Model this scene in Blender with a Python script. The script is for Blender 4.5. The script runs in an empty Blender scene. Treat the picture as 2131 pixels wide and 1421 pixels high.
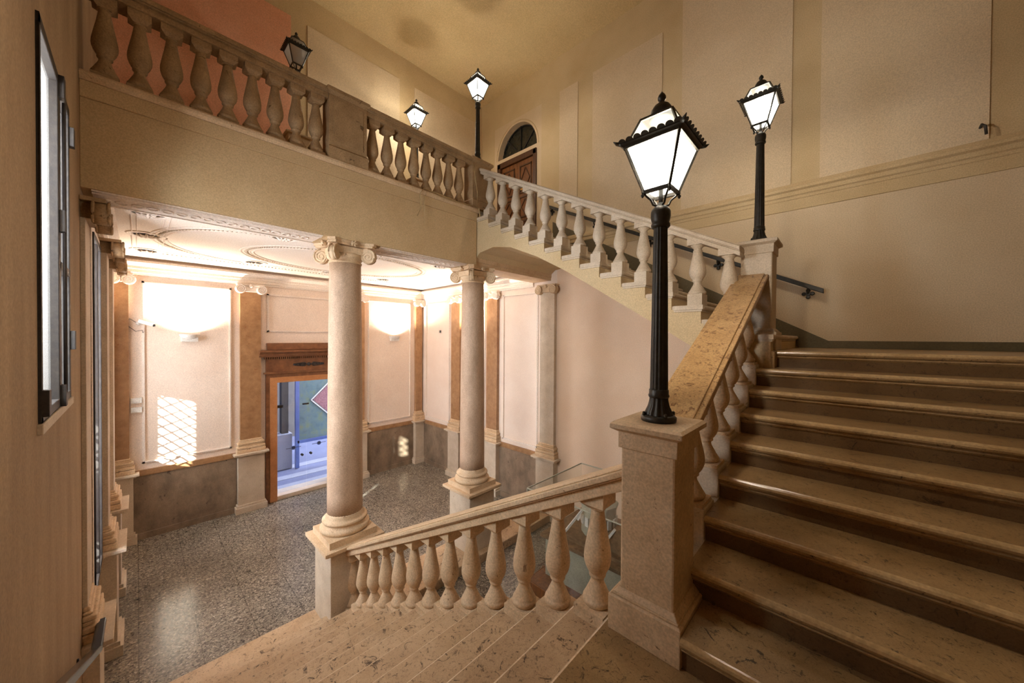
import bpy, math, random
from mathutils import Vector, Matrix
random.seed(7)
PI = math.pi
ZO = 3.95          # every height below is measured from the camera; the lobby floor is at -3.95
S = bpy.context.scene
COL = S.collection

# ------------------------------------------------------------------ camera, world, sun, exposure
cam_d = bpy.data.cameras.new('camera'); cam = bpy.data.objects.new('camera', cam_d); COL.objects.link(cam)
cam_d.sensor_width = 36.0; cam_d.lens = 740.0 * 36.0 / 2131.0; cam_d.clip_start = 0.02; cam_d.clip_end = 200
RM = Matrix(((0.72542874, -0.01162234, 0.68819915), (0.68827053, 0.00343367, -0.72544599), (0.00606833, 0.99992656, 0.0104902)))
cam.matrix_world = RM.to_4x4()
S.camera = cam
S.view_settings.view_transform = 'Standard'; S.view_settings.look = 'None'
S.view_settings.gamma = 1.0; S.view_settings.use_curve_mapping = False
S.view_settings.exposure = 0.28
S.cycles.use_denoising = True
S.cycles.max_bounces = 8; S.cycles.diffuse_bounces = 5; S.cycles.glossy_bounces = 3; S.cycles.transmission_bounces = 6
S.cycles.transparent_max_bounces = 12; S.cycles.sample_clamp_indirect = 6.0
S.cycles.caustics_reflective = False; S.cycles.caustics_refractive = False
W = bpy.data.worlds.new('world'); S.world = W; W.use_nodes = True
bg = W.node_tree.nodes['Background']; bg.inputs[0].default_value = (0.90, 0.92, 1.0, 1); bg.inputs[1].default_value = 9.0
SUN_DIR = Vector((-0.575, 0.818, -0.30)).normalized()
sl = bpy.data.lights.new('sun', 'SUN'); sl.energy = 45.0; sl.angle = 0.012; sl.color = (1, 0.97, 0.92)
sun = bpy.data.objects.new('sun', sl); COL.objects.link(sun); sun.rotation_euler = SUN_DIR.to_track_quat('-Z', 'Y').to_euler()
LAMP_W = 41.0; SCONCE_W = 430.0
LAMP_COL = (1.0, 0.85, 0.68); SCONCE_COL = (1.0, 0.83, 0.68)

def portal(loc, rot, sx, sy):
    l = bpy.data.lights.new('daylight_portal', 'AREA'); l.shape = 'RECTANGLE'; l.size = sx; l.size_y = sy; l.cycles.is_portal = True
    o = bpy.data.objects.new('daylight_portal', l); COL.objects.link(o); o.location = loc; o.rotation_euler = rot
portal((-3.38, -.36, .56), (PI / 2, 0, 0), 1.1, 1.98)
portal((-5.88, -.36, -.8), (PI / 2, 0, 0), .96, 3.64)
portal((-9.21, -.36, -.8), (PI / 2, 0, 0), .94, 3.64)
portal((-10.3, 2.985, -2.5), (PI / 2, 0, -PI / 2), 1.39, 2.85)

def daylight(loc, rx, sx, sy, watt, rz=0):
    l = bpy.data.lights.new('daylight', 'AREA'); l.shape = 'RECTANGLE'; l.size = sx; l.size_y = sy; l.energy = watt; l.color = (1.0, .93, 1.0)
    o = bpy.data.objects.new('daylight', l); COL.objects.link(o); o.location = loc; o.rotation_euler = (PI / 2 + rx, 0, rz)
daylight((-3.3, -1.0, 1.0), -.25, 1.5, 2.2, 290)
daylight((-5.7, -1.0, -.5), -.15, 1.4, 3.4, 680)
daylight((-9.1, -1.0, -.5), -.15, 1.2, 3.4, 230)

# ------------------------------------------------------------------ materials
def srgb(r, g, b):
    f = lambda c: c / 12.92 if c <= .04045 else ((c + .055) / 1.055) ** 2.4
    return (f(r / 255), f(g / 255), f(b / 255), 1)
class NT:
    def __init__(s, name):
        s.m = bpy.data.materials.new(name); s.m.use_nodes = True; s.t = s.m.node_tree; s.n = s.t.nodes; s.b = s.n['Principled BSDF']
    def new(s, k, **kw):
        n = s.n.new(k)
        for a, v in kw.items(): setattr(n, a, v)
        return n
    def link(s, a, b): s.t.links.new(a, b)
    def noise(s, scale, detail=4, rough=.6, stretch=None, dist=0):
        tc = s.new('ShaderNodeTexCoord'); mp = s.new('ShaderNodeMapping')
        if stretch: mp.inputs['Scale'].default_value = stretch
        s.link(tc.outputs['Object'], mp.inputs[0]); n = s.new('ShaderNodeTexNoise')
        n.inputs['Scale'].default_value = scale; n.inputs['Detail'].default_value = detail; n.inputs['Roughness'].default_value = rough
        n.inputs['Distortion'].default_value = dist
        s.link(mp.outputs[0], n.inputs['Vector']); return n.outputs['Fac']
    def ramp(s, f, stops):
        r = s.new('ShaderNodeValToRGB'); e = r.color_ramp.elements
        while len(e) < len(stops): e.new(.5)
        for i, (p, c) in enumerate(stops): e[i].position = p; e[i].color = c
        s.link(f, r.inputs[0]); return r.outputs[0]
    def mix(s, f, a, b, mode='MIX'):
        m = s.new('ShaderNodeMix', data_type='RGBA', blend_type=mode)
        if isinstance(f, float): m.inputs[0].default_value = f
        else: s.link(f, m.inputs[0])
        for k, v in ((6, a), (7, b)):
            if isinstance(v, tuple): m.inputs[k].default_value = v
            else: s.link(v, m.inputs[k])
        return m.outputs[2]
    def bump(s, f, strength, dist=.01):
        b = s.new('ShaderNodeBump'); b.inputs['Strength'].default_value = strength; b.inputs['Distance'].default_value = dist
        s.link(f, b.inputs['Height']); s.link(b.outputs[0], s.b.inputs['Normal'])
def mottled(name, c1, c2, scale=2.0, rough=.75, bump=.15, fine=60, stretch=None, spots=None, spot_scale=9, spot_t=.66, metal=0, spec=.5, grain=.18):
    t = NT(name)
    col = t.ramp(t.noise(scale, 6, .62, stretch), [(.32, c1), (.68, c2)])
    if spots:
        f = t.ramp(t.noise(spot_scale, 8, .72, None, .8), [(spot_t, (0, 0, 0, 1)), (spot_t + .035, (1, 1, 1, 1))])
        col = t.mix(f, col, spots)
    fn = t.noise(fine, 3, .6)
    sp = t.ramp(fn, [(.34, (1 - grain, 1 - grain, 1 - grain, 1)), (.66, (1 + grain * .5, 1 + grain * .5, 1 + grain * .5, 1))])
    col = t.mix(1.0, col, sp, 'MULTIPLY')
    t.link(col, t.b.inputs['Base Color']); t.b.inputs['Roughness'].default_value = rough; t.b.inputs['Metallic'].default_value = metal
    t.b.inputs['Specular IOR Level'].default_value = spec
    if bump: t.bump(fn, bump, .004)
    return t.m
M = {}
M['plaster'] = mottled('ochre_plaster', srgb(196, 172, 132), srgb(214, 192, 154), .8, .9, .12, 90)
M['panel'] = mottled('pale_plaster', srgb(208, 186, 154), srgb(222, 203, 174), .7, .9, .12, 90)
M['rosy'] = mottled('rosy_plaster', srgb(228, 198, 168), srgb(238, 212, 186), .8, .9, .12, 90)
M['redwall'] = mottled('red_plaster', srgb(228, 162, 130), srgb(238, 184, 156), .8, .9, .12, 90)
M['ceiling'] = mottled('ceiling_plaster', srgb(206, 182, 138), srgb(222, 200, 158), .6, .95, .08, 70)
M['fascia'] = mottled('fascia_plaster', srgb(196, 168, 126), srgb(210, 184, 144), .9, .9, .12, 90)
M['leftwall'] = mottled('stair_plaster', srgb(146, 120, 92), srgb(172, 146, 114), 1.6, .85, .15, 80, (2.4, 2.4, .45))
M['cream'] = mottled('cream_plaster', srgb(232, 212, 194), srgb(242, 226, 210), 1.0, .85, .1, 90)
M['white'] = mottled('white_stucco', srgb(232, 216, 200), srgb(242, 230, 218), 2.0, .8, .08, 60)
M['vault'] = mottled('vault_stucco', srgb(236, 222, 206), srgb(244, 234, 222), 1.0, .85, .05, 60)
M['stone'] = mottled('istrian_stone', srgb(198, 168, 132), srgb(222, 196, 162), 5, .6, .3, 75, None, srgb(138, 108, 80), 13, .63, grain=.2)
M['stonepale'] = mottled('pale_stone', srgb(190, 172, 148), srgb(212, 196, 174), 4, .6, .28, 75, None, srgb(166, 144, 116), 12, .64, grain=.16)
M['stonedark'] = mottled('aged_stone', srgb(150, 122, 88), srgb(182, 152, 114), 5, .65, .3, 75, None, srgb(108, 84, 58), 12, .62, grain=.24)
M['shaft'] = mottled('column_stone', srgb(176, 148, 122), srgb(200, 172, 146), 6, .6, .2, 90, (1, 1, .35), srgb(112, 84, 60), 13, .665, grain=.26)
M['orange'] = mottled('orange_marble', srgb(142, 104, 70), srgb(172, 134, 96), 7, .35, .05, 90, None, srgb(140, 88, 50), 12, .62)
M['brown'] = mottled('brown_marble', srgb(102, 86, 70), srgb(152, 132, 110), 3.2, .4, .06, 80, (1, 1, .6), srgb(84, 68, 54), 7, .62)
M['cornicewood'] = mottled('red_marble', srgb(104, 66, 42), srgb(138, 94, 62), 8, .4, .06, 80, None, srgb(170, 108, 50), 9, .64)
M['doorframe'] = mottled('door_marble', srgb(172, 116, 72), srgb(192, 136, 90), 5, .4, .04, 80)
M['iron'] = mottled('black_iron', srgb(40, 38, 34), srgb(60, 56, 48), 20, .42, .3, 60, None, None, metal=.35)
M['dull_iron'] = mottled('dull_iron', srgb(38, 34, 34), srgb(56, 50, 46), 20, .55, .2, 60)
M['steel'] = mottled('dark_steel', srgb(30, 30, 34), srgb(56, 56, 62), 8, .22, .0, 60, metal=.8)
M['wood'] = mottled('walnut_wood', srgb(96, 56, 24), srgb(140, 88, 42), 4, .4, .05, 40, (6, 6, .8))
M['wooddark'] = mottled('dark_walnut', srgb(66, 38, 20), srgb(88, 54, 30), 4, .4, .05, 40, (6, 6, .8))
M['skirting'] = mottled('painted_skirting', srgb(92, 82, 58), srgb(108, 96, 70), 2, .6, .05, 60)
M['brass'] = mottled('brass', srgb(190, 150, 80), srgb(210, 170, 100), 8, .3, 0, 60, metal=1.0)
M['plastic'] = mottled('white_plastic', srgb(226, 222, 214), srgb(234, 230, 222), 4, .5, 0, 60)
M['black'] = mottled('black_plastic', srgb(18, 18, 20), srgb(28, 28, 30), 4, .5, 0, 60)
M['wire'] = mottled('painted_cable', srgb(176, 150, 106), srgb(190, 164, 120), 4, .7, 0, 60)
M['card'] = mottled('grey_green_card', srgb(162, 160, 142), srgb(184, 180, 160), 3, .8, .05, 90)
M['modelbrown'] = mottled('model_brown', srgb(96, 72, 48), srgb(140, 112, 80), 16, .8, .3, 60)
M['pavelight'] = mottled('pale_paving', srgb(146, 148, 160), srgb(160, 162, 170), 2, .7, 0, 60)
M['pavedark'] = mottled('blue_grey_paving', srgb(104, 108, 132), srgb(116, 120, 144), 2, .7, 0, 60)
M['bluemetal'] = mottled('blue_metal', srgb(70, 92, 150), srgb(96, 118, 176), 2, .4, 0, 60)
M['blockerwall'] = mottled('dark_blocker_wall', srgb(66, 70, 68), srgb(82, 84, 80), 1.5, .9, .1, 60)  # for the added sun blocker, dark so the stair window pane stays dim
M['outwall'] = mottled('outside_wall', srgb(92, 86, 80), srgb(108, 102, 94), 1.5, .9, .1, 60)
def marble_step(name, a, b, sp, th=.575):
    t = NT(name)
    base = t.ramp(t.noise(3.0, 7, .65), [(.3, a), (.7, b)])
    f1 = t.ramp(t.noise(9, 9, .78, (1, 1, 1), 1.6), [(th, (0, 0, 0, 1)), (th + .03, (1, 1, 1, 1))])
    f2 = t.ramp(t.noise(34, 6, .8, None, 1.0), [(.55, (0, 0, 0, 1)), (.63, (.85, .85, .85, 1))])
    c = t.mix(f1, base, sp); c = t.mix(f2, c, tuple(x * 1.6 for x in sp[:3]) + (1,))
    fn = t.noise(170, 2, .6); c = t.mix(1.0, c, t.ramp(fn, [(.25, (.78, .78, .78, 1)), (.75, (1.12, 1.12, 1.12, 1))]), 'MULTIPLY')
    t.link(c, t.b.inputs['Base Color']); t.b.inputs['Roughness'].default_value = .3; t.bump(t.noise(50, 4, .7), .12, .004)
    return t.m
M['riser'] = marble_step('shaded_riser_stone', srgb(94, 70, 46), srgb(118, 92, 62), srgb(52, 38, 26), .62)  # shade on the middle flight's risers, painted in as a darker stone
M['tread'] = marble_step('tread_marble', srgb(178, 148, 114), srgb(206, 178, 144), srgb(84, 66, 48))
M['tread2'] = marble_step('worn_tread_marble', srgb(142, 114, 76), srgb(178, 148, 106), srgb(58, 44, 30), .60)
M['paleedge'] = mottled('pale_worn_edge', srgb(218, 194, 160), srgb(238, 216, 186), 6, .2, .05, 60)
M['wornedge'] = mottled('worn_polished_edge', srgb(172, 144, 102), srgb(196, 168, 126), 6, .22, .05, 60)
M['rail'] = mottled('rail_marble', srgb(176, 138, 92), srgb(202, 166, 118), 5, .28, .12, 90, None, srgb(128, 90, 54), 24, .555, grain=.3)
def terrazzo():
    t = NT('terrazzo')
    v = t.new('ShaderNodeTexVoronoi'); v.inputs['Scale'].default_value = 60
    tc = t.new('ShaderNodeTexCoord'); t.link(tc.outputs['Object'], v.inputs['Vector'])
    bw = t.new('ShaderNodeRGBToBW'); t.link(v.outputs['Color'], bw.inputs[0])
    c = t.ramp(bw.outputs[0], [(.1, srgb(60, 54, 48)), (.45, srgb(122, 114, 102)), (.75, srgb(150, 140, 124)), (.95, srgb(194, 184, 168))])
    c = t.mix(1.0, c, t.ramp(t.noise(1.2, 5, .6), [(.3, (.72, .72, .72, 1)), (.7, (1.05, 1.05, 1.05, 1))]), 'MULTIPLY')
    br = t.new('ShaderNodeTexBrick'); br.offset = 0
    br.inputs['Scale'].default_value = 1; br.inputs['Mortar Size'].default_value = .004; br.inputs['Brick Width'].default_value = .55; br.inputs['Row Height'].default_value = .55
    br.inputs['Color1'].default_value = (1, 1, 1, 1); br.inputs['Color2'].default_value = (1, 1, 1, 1); br.inputs['Mortar'].default_value = (.45, .45, .45, 1)
    t.link(tc.outputs['Object'], br.inputs['Vector'])
    c = t.mix(1.0, c, br.outputs[0], 'MULTIPLY')
    t.link(c, t.b.inputs['Base Color']); t.b.inputs['Roughness'].default_value = .19; t.bump(t.noise(5, 3, .5), .05, .01)
    return t.m
M['terrazzo'] = terrazzo()
def glass(name, tint, refl=.12, emit=None, es=0, frost=0.0, fc=(.8, .84, .86, 1)):
    m = bpy.data.materials.new(name); m.use_nodes = True; t = m.node_tree; n = t.nodes; n.remove(n['Principled BSDF']); out = n['Material Output']
    tr = n.new('ShaderNodeBsdfTransparent'); tr.inputs[0].default_value = tint
    gl = n.new('ShaderNodeBsdfGlossy'); gl.inputs['Roughness'].default_value = .05
    mx = n.new('ShaderNodeMixShader'); mx.inputs[0].default_value = refl; t.links.new(tr.outputs[0], mx.inputs[1]); t.links.new(gl.outputs[0], mx.inputs[2]); last = mx
    if frost:
        tl = n.new('ShaderNodeBsdfTranslucent'); tl.inputs[0].default_value = fc
        m2 = n.new('ShaderNodeMixShader'); m2.inputs[0].default_value = frost; t.links.new(last.outputs[0], m2.inputs[1]); t.links.new(tl.outputs[0], m2.inputs[2]); last = m2
    if emit:
        em = n.new('ShaderNodeEmission'); em.inputs[0].default_value = emit; em.inputs[1].default_value = es
        ad = n.new('ShaderNodeAddShader'); t.links.new(last.outputs[0], ad.inputs[0]); t.links.new(em.outputs[0], ad.inputs[1]); last = ad
    t.links.new(last.outputs[0], out.inputs[0]); return m
M['glass'] = glass('clear_glass', (.93, .97, .96, 1), .07)
M['caseglass'] = glass('case_glass', (.975, .985, .975, 1), .10)
M['doorglass'] = glass('door_glass', (.86, .9, 1, 1), .06)
M['frost'] = glass('hazy_glass', (.9, .95, .93, 1), .05, frost=.10, fc=(.3, .3, .28, 1))
M['litpane'] = glass('lit_lantern_glass', (.95, .95, .92, 1), .03, (1, .97, .86, 1), 5)
M['lidpane'] = glass('lantern_roof_glass', (.8, .8, .74, 1), .03, (1, .95, .78, 1), .6)
M['offpane'] = glass('unlit_lantern_glass', (.62, .6, .6, 1), .12, frost=.5)
def emis(name, c, s):
    m = bpy.data.materials.new(name); m.use_nodes = True; n = m.node_tree.nodes; n['Principled BSDF'].inputs['Emission Color'].default_value = c
    n['Principled BSDF'].inputs['Emission Strength'].default_value = s; return m
M['bulb'] = emis('glowing_bulb', (1, .9, .7, 1), 12)
def poster():
    t = NT('map_print')
    tc = t.new('ShaderNodeTexCoord')
    c = t.ramp(t.noise(3.5, 6, .7), [(.3, srgb(66, 92, 96)), (.5, srgb(96, 120, 122)), (.62, srgb(112, 128, 96)), (.75, srgb(160, 96, 96))])
    t.link(c, t.b.inputs['Base Color']); t.b.inputs['Roughness'].default_value = .5; return t.m
M['poster'] = poster()
M['posterred'] = mottled('map_red_print', srgb(120, 70, 80), srgb(176, 128, 130), 30, .5, 0, 90)
M['darkglass'] = mottled('dark_lunette_glass', srgb(34, 36, 30), srgb(52, 52, 44), 9, .25, .2, 60)

# ------------------------------------------------------------------ mesh tools
ORG = {}
class MB:
    def __init__(s): s.v = []; s.f = []; s.sm = []
    def add(s, vs, fs, smooth=False):
        o = len(s.v); s.v += [tuple(v) for v in vs]; s.f += [tuple(i + o for i in f) for f in fs]; s.sm += [smooth] * len(fs); return s
    def box(s, x0, x1, y0, y1, z0, z1):
        x0, x1 = sorted((x0, x1)); y0, y1 = sorted((y0, y1)); z0, z1 = sorted((z0, z1))
        return s.add([(x0, y0, z0), (x1, y0, z0), (x1, y1, z0), (x0, y1, z0), (x0, y0, z1), (x1, y0, z1), (x1, y1, z1), (x0, y1, z1)],
                     [(0, 3, 2, 1), (4, 5, 6, 7), (0, 1, 5, 4), (1, 2, 6, 5), (2, 3, 7, 6), (3, 0, 4, 7)])
    def frustum(s, cx, cy, z0, z1, ax, ay, bx, by):
        v = [(cx - ax, cy - ay, z0), (cx + ax, cy - ay, z0), (cx + ax, cy + ay, z0), (cx - ax, cy + ay, z0), (cx - bx, cy - by, z1), (cx + bx, cy - by, z1), (cx + bx, cy + by, z1), (cx - bx, cy + by, z1)]
        return s.add(v, [(0, 3, 2, 1), (4, 5, 6, 7), (0, 1, 5, 4), (1, 2, 6, 5), (2, 3, 7, 6), (3, 0, 4, 7)])
    def prism(s, poly, axis, a, b, smooth=False):
        # poly: 2D points (u,w); axis 'x': (a..b, u, w)  'y': (u, a..b, w)  'z': (u, w, a..b)
        P = {'x': lambda t, p: (t, p[0], p[1]), 'y': lambda t, p: (p[0], t, p[1]), 'z': lambda t, p: (p[0], p[1], t)}[axis]
        n = len(poly); v = [P(a, p) for p in poly] + [P(b, p) for p in poly]
        return s.add(v, [tuple(range(n))[::-1], tuple(range(n, 2 * n))], False).add(v, [(i, (i + 1) % n, n + (i + 1) % n, n + i) for i in range(n)], smooth)
    def lathe(s, prof, cx=0, cy=0, cz=0, seg=24, smooth=True, axis='z'):
        v = []
        for r, z in prof:
            for k in range(seg):
                a = 2 * PI * k / seg; p = (r * math.cos(a), r * math.sin(a), z)
                if axis == 'x': p = (p[2], p[0], p[1])
                if axis == 'y': p = (p[0], p[2], p[1])
                v.append((cx + p[0], cy + p[1], cz + p[2]))
        f = []
        for i in range(len(prof) - 1):
            for k in range(seg):
                f.append((i * seg + k, i * seg + (k + 1) % seg, (i + 1) * seg + (k + 1) % seg, (i + 1) * seg + k))
        s.add(v, f, smooth); n = len(prof)
        s.add([v[k] for k in range(seg)], [tuple(range(seg))[::-1]]); s.add([v[(n - 1) * seg + k] for k in range(seg)], [tuple(range(seg))]); return s
    def tube(s, path, r, seg=8, flat=1.0, closed=False):
        path = [Vector(p) for p in path]; v = []; n = len(path)
        for i, p in enumerate(path):
            d = (path[(i + 1) % n] - path[i - 1]) if closed else (path[min(i + 1, n - 1)] - path[max(i - 1, 0)])
            d.normalize(); up = Vector((0, 0, 1)) if abs(d.z) < .95 else Vector((1, 0, 0))
            a = d.cross(up).normalized(); b = a.cross(d).normalized(); rr = r[i] if isinstance(r, (list, tuple)) else r
            for k in range(seg):
                t = 2 * PI * k / seg; v.append(p + a * (rr * math.cos(t)) + b * (rr * flat * math.sin(t)))
        f = [(i * seg + k, i * seg + (k + 1) % seg, ((i + 1) % n) * seg + (k + 1) % seg, ((i + 1) % n) * seg + k) for i in range(n if closed else n - 1) for k in range(seg)]
        s.add(v, f, True)
        if not closed: s.add(v, [tuple(range(seg))[::-1], tuple(range((n - 1) * seg, n * seg))])
        return s
    def bar(s, p, q, w, h=None):
        # rectangular bar between two points
        p = Vector(p); q = Vector(q); d = (q - p).normalized(); h = h or w
        up = Vector((0, 0, 1)) if abs(d.z) < .95 else Vector((1, 0, 0)); a = d.cross(up).normalized() * (w / 2); b = a.cross(d).normalized() * (h / 2)
        v = [p - a - b, p + a - b, p + a + b, p - a + b, q - a - b, q + a - b, q + a + b, q - a + b]
        return s.add(v, [(0, 3, 2, 1), (4, 5, 6, 7), (0, 1, 5, 4), (1, 2, 6, 5), (2, 3, 7, 6), (3, 0, 4, 7)])
    def build(s, name, mat, parent=None, org=None, bevel=0, seg=2):
        o3 = Vector(ORG.get(parent.name, (0, 0, 0))) if parent else Vector(org or (0, 0, 0))
        me = bpy.data.meshes.new(name); me.from_pydata([tuple(Vector(v) - o3) for v in s.v], [], s.f); me.validate()
        if len(me.polygons) == len(s.sm):
            me.polygons.foreach_set('use_smooth', s.sm)
        import bmesh
        b = bmesh.new(); b.from_mesh(me); bmesh.ops.remove_doubles(b, verts=b.verts, dist=1e-5); bmesh.ops.recalc_face_normals(b, faces=b.faces); b.to_mesh(me); b.free()
        if isinstance(mat, str): mat = M[mat]
        me.materials.append(mat)
        o = bpy.data.objects.new(name, me); COL.objects.link(o)
        if parent: o.parent = parent; ORG[o.name] = tuple(o3)
        else: o.location = o3; ORG[o.name] = tuple(o3)
        if bevel:
            m = o.modifiers.new('bevel', 'BEVEL'); m.width = bevel; m.segments = seg; m.limit_method = 'ANGLE'; m.angle_limit = math.radians(50); m.harden_normals = False
        return o
def tag(o, label=None, cat=None, group=None, kind=None):
    for k, v in (('label', label), ('category', cat), ('group', group), ('kind', kind)):
        if v: o[k] = v
    return o
def thing(name, loc, label, cat, group=None):
    o = bpy.data.objects.new(name, None); COL.objects.link(o); o.location = loc; o.empty_display_size = .1; ORG[o.name] = tuple(loc); return tag(o, label, cat, group)
def structure(o): o['kind'] = 'structure'; return o
def copy_tree(o, parent=None):
    c = o.copy(); COL.objects.link(c); ORG[c.name] = ORG.get(o.name, (0, 0, 0))
    if parent: c.parent = parent
    for ch in o.children: copy_tree(ch, c)
    return c
def holes_wall(mb, axis, t0, t1, u0, u1, z0, z1, holes):
    us = sorted({u0, u1} | {h[0] for h in holes} | {h[1] for h in holes}); zs = sorted({z0, z1} | {h[2] for h in holes} | {h[3] for h in holes})
    for i in range(len(us) - 1):
        for j in range(len(zs) - 1):
            a, b, c, d = us[i], us[i + 1], zs[j], zs[j + 1]; m = ((a + b) / 2, (c + d) / 2)
            if any(h[0] < m[0] < h[1] and h[2] < m[1] < h[3] for h in holes): continue
            if axis == 'x': mb.box(t0, t1, a, b, c, d)
            else: mb.box(a, b, t0, t1, c, d)
    return mb

# ------------------------------------------------------------------ main dimensions
FL = -3.95; SL = -3.79; YL = -.33; YR = 6.30; XS = -9.95; XB = -7.12; ZC = 6.08; GAL = 2.245; XE = 4.4
L1 = -1.55; L2 = -.11; ZBE = 1.265; XF = -4.76; LC = 1.75

# floor
structure(MB().box(XS - .4, XE + .2, YL - .4, YR + .2, FL - .2, FL).build('floor', 'terrazzo'))
structure(MB().box(-5.36, -4.62, YL + .02, YR - .14, FL + .002, SL).build('trim_1', 'tread', bevel=.012))
# left wall with its stair window and the two lobby windows
W0 = (-3.93, -2.83, -.43, 1.55); W1 = (-6.36, -5.40, -2.62, 1.02); W2 = (-9.68, -8.74, -2.62, 1.02)
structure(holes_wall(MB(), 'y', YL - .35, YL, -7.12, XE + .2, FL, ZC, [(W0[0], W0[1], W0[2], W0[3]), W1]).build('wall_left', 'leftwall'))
structure(holes_wall(MB(), 'y', YL - .35, YL - .001, XS - .3, -7.12, FL, 2.3, [W2]).build('wall_lobby_left', 'cream'))
structure(MB().box(-7.1, -4.93, YL, YL + .012, FL, ZBE - .003).box(-7.1,-4.93,YL,YL+.01,-3,-2.9).build('trim_2', 'cream')) if False else None
# right wall : lobby part, stair part, upper part with door and lunette
DX0, DX1, DZ1 = -6.49, -5.23, 4.34
structure(holes_wall(MB(), 'y', YR, YR + .3, XB, XE + .2, GAL - .45, ZC, [(-6.62, -5.10, GAL - .01, 5.28)]).build('wall_right', 'plaster'))
structure(MB().prism([(-4.63, FL), (XE + .2, FL), (XE + .2, L2 - .14), (-.55, L2 - .14), (-4.05, GAL - .45), (-4.63, GAL - .45)], 'y', YR, YR + .3).build('wall_right_well', 'rosy'))
structure(MB().prism([(XE + .2, L2 - .14), (XE + .2, GAL - .45), (-4.05, GAL - .45), (-.55, L2 - .14)], 'y', YR, YR + .3).build('wall_right_stair', 'panel'))
structure(MB().box(XS - .3, -4.63, YR + .001, YR + .3, FL, GAL - .45).build('wall_right_lobby', 'cream'))
mb = MB(); cxd = (DX0 + DX1) / 2; rz0 = 4.45; aw = .63; ah = .70
pts = [(cxd - aw * math.cos(PI * k / 24), rz0 + ah * math.sin(PI * k / 24)) for k in range(25)]
for k in range(24):
    (xa, za), (xb, zb) = pts[k], pts[k + 1]
    mb.add([(xa, YR + .0, za), (xb, YR + .0, zb), (xb, YR + .0, 5.28), (xa, YR + .0, 5.28), (xa, YR + .18, za), (xb, YR + .18, zb), (xb, YR + .18, 5.28), (xa, YR + .18, 5.28)],
           [(0, 1, 2, 3), (0, 4, 5, 1), (4, 7, 6, 5)])
mb.box(-6.62, cxd - aw, YR, YR + .18, DZ1, 5.28).box(cxd + aw, -5.10, YR, YR + .18, DZ1, 5.28).box(cxd - aw, cxd + aw, YR, YR + .18, DZ1, rz0)
mb.box(-6.62, DX0, YR, YR + .18, GAL - .01, DZ1).box(DX1, -5.10, YR, YR + .18, GAL - .01, DZ1)
structure(mb.build('wall_door_surround', 'panel'))
# lunette window
t = thing('window_3', (cxd, YR + .18, rz0), None, None); t['kind'] = 'structure'
MB().add([(x, YR + .17, z) for x, z in pts] , [tuple(range(25))]).build('pane', 'darkglass', t)
g = MB()
for k in (6, 12, 18): g.bar((cxd, YR + .155, rz0 + .02), (pts[k][0], YR + .155, pts[k][1]), .025)
g.tube([(cxd - (aw - .02) * math.cos(PI * k / 24), YR + .155, rz0 + (ah - .02) * math.sin(PI * k / 24)) for k in range(25)], .018, 6)
g.bar((cxd - aw, YR + .155, rz0 + .02), (cxd + aw, YR + .155, rz0 + .02), .035); g.build('window_frame', 'black', t)
structure(MB().tube([(cxd - (aw + .05) * math.cos(PI * k / 24), YR - .002, rz0 + (ah + .05) * math.sin(PI * k / 24)) for k in range(25)], .012, 6).build('trim_3', 'plaster'))
# back wall of the upper gallery, wall behind the stairs, end wall
structure(MB().box(XB - .3, XB, YL, YR, GAL - .3, ZC).build('wall_back', 'plaster'))
structure(MB().box(XE, XE + .2, YL, YR, FL, ZC).build('wall_stair_end', 'plaster'))
structure(MB().box(XB - .3, XE + .2, YL - .35, YR + .3, ZC, ZC + .2).build('ceiling', 'ceiling'))
# raised panels on the upper walls (slightly proud fields)
def field(nm, axis, p, d, u0, u1, z0, z1, mat='panel'):
    b = MB()
    if axis == 'y': b.box(u0, u1, p - d, p + .001, z0, z1)
    else: b.box(p - .001, p + d, u0, u1, z0, z1)
    structure(b.build(nm, mat))
tn = 10
for u0, u1, z0, z1 in ((-.315, 1.06, 2.16, 6.0), (-2.08, -.62, 2.16, 5.72), (-3.78, -2.41, 2.16, 5.31), (-4.59, -4.13, 2.16, 5.31)):
    tn += 1; field('trim_%d' % tn, 'y', YR, .014, u0, u1, z0, z1)
for u0, u1, z0, z1, mt in ((YL, 1.86, GAL, 5.57, 'redwall'), (2.12, 3.92, GAL, 5.57, 'panel'), (4.28, 6.1, GAL, 5.57, 'panel')):
    tn += 1; field('trim_%d' % tn, 'x', XB, .014, u0, u1, z0, z1, mt)
# moulding band along the right wall
mb = MB()
prof = [(YR, 1.80), (YR - .012, 1.80), (YR - .012, 1.94), (YR - .02, 1.95), (YR - .02, 1.985), (YR - .035, 2.0), (YR - .035, 2.05), (YR - .06, 2.07), (YR - .06, 2.105), (YR - .045, 2.115), (YR - .02, 2.16), (YR, 2.17)]
mb.prism(prof, 'x', -4.72, XE); structure(mb.build('trim_4', 'plaster'))

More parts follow.
